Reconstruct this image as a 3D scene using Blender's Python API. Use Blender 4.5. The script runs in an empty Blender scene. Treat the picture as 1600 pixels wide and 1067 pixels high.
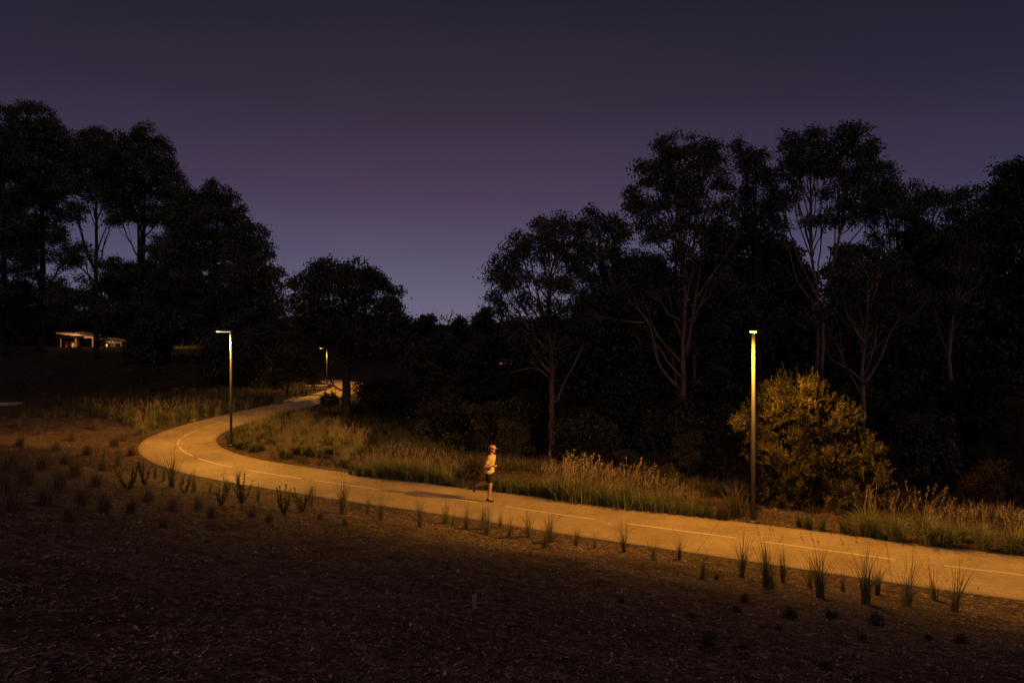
import bpy, math, random
import numpy as np
from mathutils import Vector

RS = np.random.RandomState
scene = bpy.context.scene
COL = scene.collection
PI = math.pi
F = 1066.7          # focal length in pixels of a 1600 px wide frame (24 mm lens)
HZ = 518.0          # the horizon's row
CAMZ = 5.2

# ----------------------------------------------------------------- helpers
def tag(o, label=None, cat=None, group=None, kind=None):
    if cat and not kind: o['kind'] = 'thing'
    if label: o['label'] = label
    if cat: o['category'] = cat
    if group: o['group'] = group
    if kind: o['kind'] = kind
    return o

def empty(name, loc, rz=0.0, label=None, cat=None, group=None):
    o = bpy.data.objects.new(name, None)
    COL.objects.link(o); o.location = loc; o.rotation_euler = (0, 0, rz)
    o.empty_display_size = 0.2
    return tag(o, label, cat, group)

def link(name, me, parent=None, mat=None):
    o = bpy.data.objects.new(name, me)
    COL.objects.link(o)
    if mat is not None and len(me.materials) == 0: me.materials.append(mat)
    if parent is not None: o.parent = parent
    return o

def copy_tree(o, parent=None):
    c = o.copy(); COL.objects.link(c); c.parent = parent
    for ch in list(o.children): copy_tree(ch, c)
    return c

class MB:
    """collects vertices, quads and tris; build() makes one mesh"""
    def __init__(s): s.v = []; s.q = []; s.t = []; s.n = 0; s.tq = []; s.tt = []
    def add(s, v, q=None, t=None, tone=0.5):
        v = np.asarray(v, float).reshape(-1, 3)
        if q is not None and len(q):
            q = np.asarray(q, int).reshape(-1, 4) + s.n; s.q.append(q)
            s.tq.append(np.broadcast_to(np.asarray(tone, float), (len(q),)).copy())
        if t is not None and len(t):
            t = np.asarray(t, int).reshape(-1, 3) + s.n; s.t.append(t)
            s.tt.append(np.broadcast_to(np.asarray(tone, float), (len(t),)).copy())
        s.v.append(v); s.n += len(v)
    def mesh(s, name, smooth=False):
        me = bpy.data.meshes.new(name)
        V = np.concatenate(s.v)
        Q = np.concatenate(s.q) if s.q else np.zeros((0, 4), int)
        T = np.concatenate(s.t) if s.t else np.zeros((0, 3), int)
        me.vertices.add(len(V)); me.vertices.foreach_set('co', V.ravel())
        loops = np.concatenate([Q.ravel(), T.ravel()]).astype(np.int32)
        me.loops.add(len(loops)); me.loops.foreach_set('vertex_index', loops)
        nf = len(Q) + len(T)
        me.polygons.add(nf)
        st = np.concatenate([np.arange(len(Q)) * 4, len(Q) * 4 + np.arange(len(T)) * 3]).astype(np.int32)
        me.polygons.foreach_set('loop_start', st)
        me.update(calc_edges=True)
        tone = np.concatenate([np.concatenate(s.tq) if s.tq else np.zeros(0),
                               np.concatenate(s.tt) if s.tt else np.zeros(0)])
        a = me.attributes.new('tone', 'FLOAT', 'FACE'); a.data.foreach_set('value', tone.astype(np.float32))
        me.polygons.foreach_set('use_smooth', np.full(nf, smooth, bool))
        me.validate()
        return me
    def build(s, name, mat, parent=None, smooth=False):
        return link(name, s.mesh(name, smooth), parent, mat)
    # shapes ---------------------------------------------------------
    def box(s, c, d, rz=0.0, tone=0.5, rx=0.0):
        x, y, z = d[0] / 2, d[1] / 2, d[2] / 2
        P = np.array([[-x,-y,-z],[x,-y,-z],[x,y,-z],[-x,y,-z],[-x,-y,z],[x,-y,z],[x,y,z],[-x,y,z]])
        if rx:
            ca, sa = math.cos(rx), math.sin(rx)
            P = P @ np.array([[1,0,0],[0,ca,sa],[0,-sa,ca]])
        if rz:
            ca, sa = math.cos(rz), math.sin(rz)
            P = P @ np.array([[ca,sa,0],[-sa,ca,0],[0,0,1]])
        s.add(P + np.array(c), [[0,3,2,1],[4,5,6,7],[0,1,5,4],[1,2,6,5],[2,3,7,6],[3,0,4,7]], tone=tone)
    def bevbox(s, c, d, b=0.01, rz=0.0):
        """a box with chamfered vertical edges and chamfered top and bottom rims"""
        x, y, z = d[0] / 2, d[1] / 2, d[2] / 2
        def ring(e, zz):
            X, Y = x - e, y - e
            return [[-X+b,-Y,zz],[X-b,-Y,zz],[X,-Y+b,zz],[X,Y-b,zz],[X-b,Y,zz],[-X+b,Y,zz],[-X,Y-b,zz],[-X,-Y+b,zz]]
        P = np.array(ring(b,-z)+ring(0,-z+b)+ring(0,z-b)+ring(b,z))
        if rz:
            ca, sa = math.cos(rz), math.sin(rz)
            P = P @ np.array([[ca,sa,0],[-sa,ca,0],[0,0,1]])
        q = []
        for r in range(3):
            for i in range(8):
                j = (i+1) % 8
                q.append([r*8+i, r*8+j, r*8+8+j, r*8+8+i])
        q += [[24,25,26,27],[24,27,28,31],[28,29,30,31],[3,2,1,0],[7,4,3,0],[7,6,5,4]]
        s.add(P + np.array(c), q)
    def tube(s, pts, rad, n=7, cap=True, tone=0.5, rough=0.0, rs=None):
        pts = np.asarray(pts, float); m = len(pts)
        rad = np.broadcast_to(np.asarray(rad, float), (m,))
        tg = np.gradient(pts, axis=0); tg /= (np.linalg.norm(tg, axis=1, keepdims=True) + 1e-9)
        up = np.array([0.0, 0, 1]) if abs(tg[0][2]) < 0.9 else np.array([1.0, 0, 0])
        u = np.cross(up, tg[0]); u /= np.linalg.norm(u)
        V = []
        an = np.arange(n) * 2 * PI / n
        for i in range(m):
            u = u - tg[i] * np.dot(u, tg[i]); u /= (np.linalg.norm(u) + 1e-9)
            w = np.cross(tg[i], u)
            r = rad[i]
            rr = r * (1 + (rough * rs.uniform(-1, 1, n) if rs is not None else 0))
            V.append(pts[i] + (np.cos(an) * rr)[:, None] * u + (np.sin(an) * rr)[:, None] * w)
        V = np.concatenate(V)
        a = np.arange(m - 1)[:, None] * n; i = np.arange(n)[None, :]; j = (i + 1) % n
        q = np.stack([a + i, a + j, a + n + j, a + n + i], -1).reshape(-1, 4)
        t = []
        if cap:
            V = np.concatenate([V, pts[:1], pts[-1:]]); c0 = m * n; c1 = c0 + 1
            for k in range(n):
                t.append([c0, (k + 1) % n, k]); t.append([c1, (m - 1) * n + k, (m - 1) * n + (k + 1) % n])
        s.add(V, q, t if t else None, tone=tone)

def norm(a): return a / (np.linalg.norm(a, axis=-1, keepdims=True) + 1e-9)

def add_leaves(mb, P, D, L, W, rs, tone, fold=0.0):
    """one diamond leaf at each point P along direction D"""
    n = len(P)
    S = norm(np.cross(D, rs.normal(size=(n, 3))))
    L = np.broadcast_to(L, (n,))[:, None]; W = np.broadcast_to(W, (n,))[:, None]
    N = np.cross(D, S) * fold
    V = np.stack([P, P + D * L * .45 + S * W * .5 + N * L, P + D * L, P + D * L * .45 - S * W * .5 + N * L], 1).reshape(-1, 3)
    mb.add(V, np.arange(4 * n).reshape(-1, 4), tone=tone)

def add_blades(mb, B, heading, L, lean, W, rs, tone, curl=1.0):
    """curved grass blades: 3 segments, tapering"""
    n = len(B)
    h = np.stack([np.cos(heading), np.sin(heading), np.zeros(n)], 1)
    s = np.stack([-np.sin(heading), np.cos(heading), np.zeros(n)], 1)
    jit = rs.uniform(-.6, .6, n)
    s = norm(s + h * jit[:, None])
    ks = [0, .35, .7, 1.0]; ws = [1, .85, .55, .06]
    rows = []
    for k, w in zip(ks, ws):
        out = L * lean * (k ** (1 + curl)) ; z = L * k * np.sqrt(np.clip(1 - (lean * .8 * k) ** 2, .05, 1))
        c = B + h * out[:, None]; c = c + np.array([0, 0, 1.0]) * z[:, None]
        rows.append(c + s * (W * w / 2)[:, None]); rows.append(c - s * (W * w / 2)[:, None])
    V = np.stack(rows, 1).reshape(-1, 3)
    base = np.arange(n)[:, None] * 8
    q = np.concatenate([base + np.array([[0, 1, 3, 2]]), base + np.array([[2, 3, 5, 4]]), base + np.array([[4, 5, 7, 6]])], 0)
    mb.add(V, q, tone=np.tile(tone, 3))
    k = 1.0
    return B + h * (L * lean)[:, None] + np.array([0, 0, 1.0]) * (L * np.sqrt(np.clip(1 - (lean * .8) ** 2, .05, 1)))[:, None], h

# ----------------------------------------------------------------- noise and terrain
_G = RS(7).rand(256, 256)
def vnoise(x, y):
    x = np.asarray(x, float); y = np.asarray(y, float)
    xi = np.floor(x).astype(int); yi = np.floor(y).astype(int)
    fx = x - xi; fy = y - yi; fx = fx * fx * (3 - 2 * fx); fy = fy * fy * (3 - 2 * fy)
    g = lambda a, b: _G[a % 256, b % 256]
    return (g(xi, yi) * (1 - fx) * (1 - fy) + g(xi + 1, yi) * fx * (1 - fy) + g(xi, yi + 1) * (1 - fx) * fy + g(xi + 1, yi + 1) * fx * fy) - .5

def ss(a, b, x):
    t = np.clip((x - a) / (b - a), 0, 1); return t * t * (3 - 2 * t)

def flat(px, py):      # a point of the level ground
    Y = CAMZ * F / (py - HZ); return ((px - 800) / F * Y, Y)

OUT_PX = [(530,611.5),(500,617.5),(464,625),(430,634.5),(400,642.5),(354,652.6),(304,663),(253,677),(228,687),(215,699.5),(225,712),(244,723),(281,735.6),(344,749),(406,759),(480,770.5),(583,788),(720.7,806.6),(824,822),(961.5,841.7),(1112.5,865.7),(1262,887.5),(1412.5,909),(1600,933)]
IN_PX = [(530,617.5),(500,626),(472,634.5),(430,641),(395,652),(365,663),(347,673),(336,684),(340,697),(352,704),(372,711.5),(416,722),(450,727),(500,735),(600,748),(680,757),(760,766),(893,786),(980,798),(1142,816),(1262,831),(1375,846),(1487,860),(1600,871)]
def resample(P, n):
    P = np.asarray(P, float); d = np.r_[0, np.cumsum(np.linalg.norm(np.diff(P, axis=0), axis=1))]
    # smooth by Catmull-Rom on chord length
    t = np.linspace(0, d[-1], n); out = []
    for x in t:
        i = min(max(np.searchsorted(d, x) - 1, 0), len(P) - 2)
        u = (x - d[i]) / (d[i+1] - d[i] + 1e-9)
        p1, p2 = P[i], P[i+1]; p0 = P[i-1] if i > 0 else 2*p1 - p2; p3 = P[i+2] if i + 2 < len(P) else 2*p2 - p1
        out.append(.5 * ((2*p1) + (-p0 + p2) * u + (2*p0 - 5*p1 + 4*p2 - p3) * u*u + (-p0 + 3*p1 - 3*p2 + p3) * u**3))
    return np.array(out)
o_w = [flat(*p) for p in OUT_PX]; i_w = [flat(*p) for p in IN_PX]
ext_dir = np.array([3.22, -1.62]); ext_dir /= np.linalg.norm(ext_dir)
mid_far = (np.array(o_w[0]) + np.array(i_w[0])) / 2
# the path carries on beyond the right of the view and on behind the trees
_inr = resample(i_w, 400)
_out = resample(o_w, 400)
cen = []
for p in _inr[::4]:
    k = np.argmin(np.sum((_out - p) ** 2, 1)); cen.append((p + _out[k]) / 2)
cen = np.array(cen)
far_ext = np.array([[-46.0, 82.0], [-34.0, 79.5], [-24.5, 75.5], [-18.2, 70.5], [-15.4, 65.5]])
cen = cen[(cen[:, 1] < 58)]
e = cen[-1]
cen = np.concatenate([far_ext, cen, [e + ext_dir * k for k in (2, 5, 9, 14, 20, 30)]])
CEN = resample(cen, 420)
for _ in range(10): CEN[1:-1] = (CEN[:-2] + 2 * CEN[1:-1] + CEN[2:]) / 4
HALF = 1.62

def path_dist(x, y):
    """signed distance to the path centre line: + on the outer (camera and hill) side"""
    x = np.asarray(x, float); y = np.asarray(y, float); sh = x.shape
    X = x.ravel(); Y = y.ravel()
    C = CEN[::3]
    best = np.full(X.shape, 1e9); side = np.zeros(X.shape)
    for i in range(len(C) - 1):
        a = C[i]; b = C[i+1]; d = b - a; L2 = d @ d
        t = np.clip(((X - a[0]) * d[0] + (Y - a[1]) * d[1]) / L2, 0, 1)
        qx = a[0] + t * d[0] - X; qy = a[1] + t * d[1] - Y
        D = qx * qx + qy * qy; m = D < best
        cr = d[0] * (Y - a[1]) - d[1] * (X - a[0])
        best = np.where(m, D, best); side = np.where(m, cr, side)
    # the centre line runs from the far end round the bend to the right; outer side lies to its right hand
    return (np.sqrt(best) * np.where(side < 0, 1, -1)).reshape(sh)

def terrain(x, y, detail=True):
    x = np.asarray(x, float); y = np.asarray(y, float)
    s = path_dist(x, y); d = np.abs(s) - HALF; d0 = np.maximum(d, 0)
    outer = s > 0
    # the bank that the photographer stands on
    bank = .245 * np.maximum(0, d0 - .7) * ss(.2, 1.8, d0) * (1 - ss(21, 36, y)) * np.where(outer, 1, 0)
    bank = np.where(bank > 3.2, 3.2 + (bank - 3.2) * .5, bank); bank = np.minimum(bank, 4.2)
    lump = bank * .05 * vnoise(x * .3 + 5, y * .3) * 2
    # the hill at the left
    wx = ss(-17 - .12 * np.maximum(0, y - 60), -30 - .12 * np.maximum(0, y - 60), x)
    hill = 3.05 * ss(50, 86, y) * wx * np.where(outer | (y > 60), 1, 0)
    # creek bed behind the path
    wc = ss(-12, 2, x) * np.where(outer, 0, 1) * (1 - ss(60, 100, y))
    creek = -2.3 * ss(2.5, 15, d0) * wc
    mound = .35 * ss(0.6, 3, d0) * np.where(outer, 0, 1) * (1 - ss(-9, -3, x)) * (1 - ss(34, 42, y)) * ss(21, 26, y)
    far = 7 * ss(130, 420, y) + 12 * ss(400, 1500, y)
    h = bank + lump + hill + creek + mound + far
    edge = ss(0, 1.0, d0)
    h = h + edge * (.10 * vnoise(x * .8, y * .8) + .28 * vnoise(x * .13, y * .13) * ss(1, 6, d0))
    if detail: h = h + edge * (.085 * vnoise(x * 2.2, y * 2.2) + .035 * vnoise(x * 7, y * 7))
    return h - .06 * (1 - ss(-.30, -.02, d)) - .004

def ground(px, py):
    """the terrain point seen at a pixel of the 1600 px frame"""
    u = (px - 800) / F; v = (py - HZ) / F
    t = np.exp(np.linspace(math.log(4), math.log(400), 900))
    z = CAMZ - v * t
    h = terrain(u * t, t)
    k = np.argmax(z < h)
    if z[k] >= h[k]: k = len(t) - 1
    Y = t[k]; 
    return (u * Y, Y, float(h[k]))

def onground(x, y): return float(terrain(np.array([x]), np.array([y]))[0])
def at(px, py, Y): return np.array([(px - 800) / F * Y, Y, CAMZ - (py - HZ) / F * Y])

# ----------------------------------------------------------------- materials
def newmat(name):
    m = bpy.data.materials.new(name); m.use_nodes = True
    nt = m.node_tree; b = nt.nodes['Principled BSDF']; return m, nt, b

def ramp(nt, fac, stops):
    r = nt.nodes.new('ShaderNodeValToRGB')
    while len(r.color_ramp.elements) < len(stops): r.color_ramp.elements.new(.5)
    for el, (p, c) in zip(r.color_ramp.elements, stops): el.position = p; el.color = (*c, 1)
    nt.links.new(fac, r.inputs[0]); return r.outputs[0]

def noise(nt, vec, scale, detail=6, rough=.6, out=0):
    n = nt.nodes.new('ShaderNodeTexNoise'); n.inputs['Scale'].default_value = scale
    n.inputs['Detail'].default_value = detail; n.inputs['Roughness'].default_value = rough
    if vec is not None: nt.links.new(vec, n.inputs['Vector'])
    return n.outputs[out]

def geopos(nt): return nt.nodes.new('ShaderNodeNewGeometry').outputs['Position']
def objpos(nt): return nt.nodes.new('ShaderNodeTexCoord').outputs['Object']

def mixc(nt, a, b, fac, mode='MIX'):
    m = nt.nodes.new('ShaderNodeMix'); m.data_type = 'RGBA'; m.blend_type = mode
    for sock, val in ((m.inputs[0], fac), (m.inputs[6], a), (m.inputs[7], b)):
        if hasattr(val, 'is_output'): nt.links.new(val, sock)
        elif isinstance(val, (int, float)): sock.default_value = val
        else: sock.default_value = (*val, 1)
    return m.outputs[2]

def math_(nt, op, a, b=None, c=None, clamp=False):
    m = nt.nodes.new('ShaderNodeMath'); m.operation = op; m.use_clamp = clamp
    for i, v in enumerate((a, b, c)):
        if v is None: continue
        if hasattr(v, 'is_output'): nt.links.new(v, m.inputs[i])
        else: m.inputs[i].default_value = v
    return m.outputs[0]

def bump(nt, b, h, strength=.3, dist=.02):
    n = nt.nodes.new('ShaderNodeBump'); n.inputs['Strength'].default_value = strength; n.inputs['Distance'].default_value = dist
    nt.links.new(h, n.inputs['Height']); nt.links.new(n.outputs[0], b.inputs['Normal'])

def leafmat(name, dark, mid, light, rough=.62, trans=.25, patch=.6):
    m, nt, b = newmat(name)
    a = nt.nodes.new('ShaderNodeAttribute'); a.attribute_name = 'tone'
    n = noise(nt, objpos(nt), patch, 3)
    f = math_(nt, 'ADD', math_(nt, 'MULTIPLY', a.outputs['Fac'], .7), math_(nt, 'MULTIPLY', n, .3))
    c = ramp(nt, f, [(0.1, dark), (.5, mid), (.9, light)])
    nt.links.new(c, b.inputs['Base Color']); b.inputs['Roughness'].default_value = rough
    b.inputs['Specular IOR Level'].default_value = .25
    if trans:
        tr = nt.nodes.new('ShaderNodeBsdfTranslucent'); nt.links.new(c, tr.inputs[0])
        mx = nt.nodes.new('ShaderNodeMixShader'); mx.inputs[0].default_value = trans
        nt.links.new(b.outputs[0], mx.inputs[1]); nt.links.new(tr.outputs[0], mx.inputs[2])
        nt.links.new(mx.outputs[0], nt.nodes['Material Output'].inputs[0])
    return m

def simple(name, col, rough=.6, metal=0.0, var=.2, scale=6, bmp=.0, spec=.4):
    m, nt, b = newmat(name)
    n = noise(nt, objpos(nt), scale)
    lo = tuple(c * (1 - var) for c in col); hi = tuple(min(1, c * (1 + var)) for c in col)
    nt.links.new(ramp(nt, n, [(.3, lo), (.7, hi)]), b.inputs['Base Color'])
    b.inputs['Roughness'].default_value = rough; b.inputs['Metallic'].default_value = metal
    b.inputs['Specular IOR Level'].default_value = spec
    if bmp: bump(nt, b, noise(nt, objpos(nt), scale * 6), bmp, .01)
    return m

def emis(name, col, st):
    m, nt, b = newmat(name)
    b.inputs['Base Color'].default_value = (.6, .6, .6, 1)
    b.inputs['Emission Color'].default_value = (*col, 1); b.inputs['Emission Strength'].default_value = st
    return m

# ground: mulch near, dry grass beyond
def ground_mat():
    m, nt, b = newmat('mulch_soil')
    p = geopos(nt)
    big = noise(nt, p, .35, 4); midn = noise(nt, p, 4, 6, .7); fine = noise(nt, p, 38, 8, .8)
    c1 = ramp(nt, fine, [(.30, (.045, .032, .024)), (.47, (.135, .094, .07)), (.58, (.23, .165, .122)), (.7, (.42, .32, .24))])
    c2 = ramp(nt, midn, [(.35, (.3, .26, .24)), (.65, (1.0, .95, .9))])
    c = mixc(nt, c1, c2, .8, 'MULTIPLY')
    c3 = ramp(nt, big, [(.35, (.55, .53, .52)), (.62, (1, 1, 1))])
    c = mixc(nt, c, c3, .8, 'MULTIPLY')
    # coarse bark pieces, then painted darkness for the unlit hill and creek bed
    vo = nt.nodes.new('ShaderNodeTexVoronoi'); vo.inputs['Scale'].default_value = 16; nt.links.new(p, vo.inputs['Vector'])
    sv = nt.nodes.new('ShaderNodeSeparateColor'); nt.links.new(vo.outputs['Color'], sv.inputs[0])
    c = mixc(nt, c, ramp(nt, sv.outputs[0], [(0, (.45, .43, .42)), (.7, (.85, .85, .85)), (.93, (1.5, 1.42, 1.3)), (1, (2.6, 2.4, 2.1))]), .85, 'MULTIPLY')
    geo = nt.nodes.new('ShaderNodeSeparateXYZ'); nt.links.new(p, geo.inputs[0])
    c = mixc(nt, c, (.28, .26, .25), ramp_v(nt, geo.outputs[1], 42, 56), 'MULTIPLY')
    creek_dim = nt.nodes.new('ShaderNodeAttribute'); creek_dim.attribute_name = 'tone'
    c = mixc(nt, c, (.22, .20, .19), creek_dim.outputs['Fac'], 'MULTIPLY')
    nt.links.new(c, b.inputs['Base Color'])
    b.inputs['Roughness'].default_value = .95; b.inputs['Specular IOR Level'].default_value = .15
    hh = math_(nt, 'ADD', math_(nt, 'MULTIPLY', fine, .5), math_(nt, 'MULTIPLY', midn, .8))
    bump(nt, b, hh, .9, .06)
    return m

def concrete_mat():
    m, nt, b = newmat('path_concrete')
    p = geopos(nt)
    uv = nt.nodes.new('ShaderNodeUVMap').outputs[0]
    sp = nt.nodes.new('ShaderNodeSeparateXYZ'); nt.links.new(uv, sp.inputs[0])
    along = sp.outputs[1]; across = sp.outputs[0]
    patch = noise(nt, p, .55, 5, .6); fine = noise(nt, p, 60, 4, .8); mid = noise(nt, p, 7, 6, .7)
    c = ramp(nt, patch, [(.3, (.30, .215, .125)), (.5, (.42, .31, .18)), (.7, (.52, .39, .225))])
    c = mixc(nt, c, ramp(nt, fine, [(.3, (.68, .66, .62)), (.6, (1.05, 1.05, 1.05))]), .8, 'MULTIPLY')
    c = mixc(nt, c, ramp(nt, mid, [(.3, (.66, .64, .61)), (.6, (1, 1, 1))]), .8, 'MULTIPLY')
    # saw cut joints every 4 m, each bay slightly different
    md = math_(nt, 'FRACT', math_(nt, 'DIVIDE', along, 4.0))
    ln = math_(nt, 'LESS_THAN', md, .006)
    bay = nt.nodes.new('ShaderNodeTexWhiteNoise'); bay.noise_dimensions = '1D'
    nt.links.new(math_(nt, 'FLOOR', math_(nt, 'DIVIDE', along, 4.0)), bay.inputs['W'])
    c = mixc(nt, c, ramp(nt, bay.outputs[0], [(0, (.86, .84, .82)), (1, (1, 1, 1))]), 1.0, 'MULTIPLY')
    c = mixc(nt, c, (.06, .05, .04), math_(nt, 'MULTIPLY', ln, .5))
    # dirt along both edges
    ed = math_(nt, 'ABSOLUTE', math_(nt, 'SUBTRACT', across, .5))
    ed = math_(nt, 'ADD', ed, math_(nt, 'MULTIPLY', math_(nt, 'SUBTRACT', mid, .5), .10))
    c = mixc(nt, c, (.13, .10, .07), math_(nt, 'MULTIPLY', ramp_v(nt, ed, .44, .5), .55))
    nt.links.new(c, b.inputs['Base Color'])
    b.inputs['Roughness'].default_value = .85; b.inputs['Specular IOR Level'].default_value = .3
    bump(nt, b, fine, .35, .006)
    return m

def ramp_v(nt, v, a, b_):
    m = nt.nodes.new('ShaderNodeMapRange'); m.inputs[1].default_value = a; m.inputs[2].default_value = b_
    nt.links.new(v, m.inputs[0]); return m.outputs[0]

def paint_mat():
    m, nt, b = newmat('line_paint')
    p = geopos(nt); n = noise(nt, p, 30, 5, .8)
    c = ramp(nt, n, [(.38, (.38, .30, .18)), (.48, (.58, .49, .34)), (.7, (.68, .59, .43))])
    nt.links.new(c, b.inputs['Base Color']); b.inputs['Roughness'].default_value = .7
    return m

def bark(name, dark, light, scale=3):
    m, nt, b = newmat(name)
    mp = nt.nodes.new('ShaderNodeMapping'); mp.inputs['Scale'].default_value = (1, 1, .18)
    nt.links.new(objpos(nt), mp.inputs[0])
    n = noise(nt, mp.outputs[0], scale, 6, .7)
    nt.links.new(ramp(nt, n, [(.35, dark), (.62, light)]), b.inputs['Base Color'])
    b.inputs['Roughness'].default_value = .9; b.inputs['Specular IOR Level'].default_value = .15
    bump(nt, b, noise(nt, mp.outputs[0], scale * 5), .5, .03)
    return m

M = dict(
    ground=ground_mat(), path=concrete_mat(), paint=paint_mat(),
    gum_leaf=leafmat('gum_leaf', (.03, .034, .018), (.07, .075, .042), (.14, .135, .085)),
    dark_leaf=leafmat('dark_leaf', (.018, .021, .011), (.045, .048, .026), (.095, .092, .052)),
    bush_leaf=leafmat('bush_leaf', (.008, .008, .003), (.06, .054, .015), (.25, .185, .06), .5, .3, 1.2),
    shrub_leaf=leafmat('shrub_leaf', (.02, .022, .01), (.055, .055, .025), (.10, .09, .045)),
    bark_pale=bark('pale_gum_bark', (.07, .047, .033), (.23, .16, .11)),
    bark_dark=bark('dark_bark', (.014, .011, .009), (.045, .036, .028)),
    tussock=leafmat('tussock_blade', (.07, .09, .028), (.21, .24, .09), (.36, .38, .18), .55, .35, 2),
    turf=leafmat('turf_blade', (.02, .024, .009), (.06, .062, .024), (.12, .105, .05), .6, .3, 1),
    young=leafmat('young_tussock_blade', (.06, .07, .035), (.15, .155, .085), (.28, .25, .155), .6, .3, 2),
    straw=leafmat('straw_blade', (.13, .09, .05), (.28, .2, .12), (.48, .37, .24), .6, .35, 2),
    dry=leafmat('dry_grass_blade', (.06, .045, .032), (.13, .095, .068), (.22, .17, .12), .7, .3, 2),
    lily=leafmat('strap_leaf', (.035, .05, .012), (.09, .115, .03), (.17, .19, .06), .42, .3, 2),
    dead=leafmat('dead_twig', (.02, .014, .01), (.05, .033, .023), (.09, .06, .043), .8, .1, 2),
    galv=simple('galvanised_steel', (.085, .082, .078), .45, .2, .08, 3),
    lens=emis('lamp_lens', (1.0, .88, .66), 1.6),
    lens_far=emis('lamp_lens_far', (1.0, .70, .42), 1.1),
    cap=simple('lamp_housing', (.22, .21, .20), .45, .3, .1),
    stone=simple('sandstone', (.085, .066, .055), .95, 0, .35, 2.0, .6, .15),
    timber=simple('timber', (.30, .20, .12), .8, 0, .25, 5, .3, .2),
    steelroof=simple('shelter_roofing', (.45, .43, .40), .5, .2, .1),
    concrete_grey=simple('grey_concrete', (.34, .31, .27), .9, 0, .15, 3, .2, .2),
    bin_green=simple('bin_plastic_green', (.03, .06, .035), .5, 0, .1),
    bin_red=simple('bin_plastic_red', (.42, .035, .02), .45, 0, .1),
    rubber=simple('rubber', (.02, .02, .02), .7, 0, .1),
    rail=simple('rail_paint', (.55, .62, .60), .5, .1, .1),
    skin=simple('skin', (.46, .26, .17), .55, 0, .06, 8, 0, .35),
    hair=simple('hair', (.035, .022, .014), .6, 0, .3, 30, .3, .3),
    shirt=simple('shirt_cotton', (.46, .37, .20), .85, 0, .06, 6, .2, .15),
    shorts=simple('shorts_cloth', (.012, .012, .014), .8, 0, .1, 6, .1, .2),
    shoe=simple('shoe_mesh', (.03, .03, .032), .6, 0, .2),
    sole=simple('shoe_sole', (.35, .33, .30), .6, 0, .1),
    capcloth=simple('cap_cloth', (.55, .26, .16), .8, 0, .08),
    plastic_white=simple('white_plastic', (.6, .56, .52), .5, 0, .08),
    blue=simple('blue_plastic', (.06, .14, .30), .5, 0, .1),
    redsofa=simple('red_plastic', (.20, .035, .025), .5, 0, .1),
)

# ----------------------------------------------------------------- setting: ground
def axis(parts):
    out = []
    for a, b, st in parts: out.append(np.arange(a, b, st))
    return np.concatenate(out + [[parts[-1][1]]])
gx = axis([(-1600, -400, 150), (-400, -120, 28), (-120, -45, 3.0), (-45, -21, .5), (-21, 17, .15), (17, 45, .8), (45, 120, 4), (120, 400, 28), (400, 1600, 150)])
gy = axis([(-60, -8, 6), (-8, 4, .8), (4, 26, .13), (26, 48, .3), (48, 95, .9), (95, 200, 6), (200, 500, 25), (500, 2600, 150)])
GX, GY = np.meshgrid(gx, gy)
GZ = terrain(GX, GY)
nx, ny = len(gx), len(gy)
mb = MB()
ii, jj = np.meshgrid(np.arange(nx - 1), np.arange(ny - 1))
a = jj * nx + ii
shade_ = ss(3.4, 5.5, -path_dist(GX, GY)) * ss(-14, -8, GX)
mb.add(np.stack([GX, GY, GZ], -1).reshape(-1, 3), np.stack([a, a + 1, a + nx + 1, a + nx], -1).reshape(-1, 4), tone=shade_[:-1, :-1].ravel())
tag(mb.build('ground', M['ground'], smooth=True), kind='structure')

# path: a cast slab with a slightly proud arris
def ribbon(C, half, z, name, mat, zdrop=.12):
    tg = norm(np.gradient(C, axis=0)); nrm = np.stack([-tg[:, 1], tg[:, 0]], 1)
    offs = np.array([-1, -.985, -.5, 0, .5, .985, 1]) * half
    zs = np.array([-.012, 0, .004, .008, .004, 0, -.012])
    k = len(offs); n = len(C)
    s = np.r_[0, np.cumsum(np.linalg.norm(np.diff(C, axis=0), axis=1))]
    P = C[:, None, :] + nrm[:, None, :] * offs[None, :, None]
    V = np.concatenate([P, np.broadcast_to((z + zs)[None, :, None], (n, k, 1))], -1)
    L = np.concatenate([P[:, :1], np.full((n, 1, 1), z - zdrop)], -1); R = np.concatenate([P[:, -1:], np.full((n, 1, 1), z - zdrop)], -1)
    V = np.concatenate([L, V, R], 1); k += 2
    m_ = MB(); ii, jj = np.meshgrid(np.arange(k - 1), np.arange(n - 1)); a = jj * k + ii
    q = np.stack([a, a + k, a + k + 1, a + 1], -1).reshape(-1, 4)[:, ::-1]
    m_.add(V.reshape(-1, 3), q)
    me = m_.mesh(name)
    U = np.zeros((n, k, 2)); uu = np.r_[0, (offs / half + 1) / 2, 1]; U[..., 0] = uu[None]; U[..., 1] = s[:, None]
    U = U.reshape(-1, 2)
    uvl = me.uv_layers.new(name='UVMap'); li = np.zeros(len(me.loops), int); me.loops.foreach_get('vertex_index', li)
    uvl.data.foreach_set('uv', U[li].ravel())
    return link(name, me, None, mat)
PZ = .016
tag(ribbon(CEN, HALF, PZ, 'path', M['path']), kind='structure')

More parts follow.
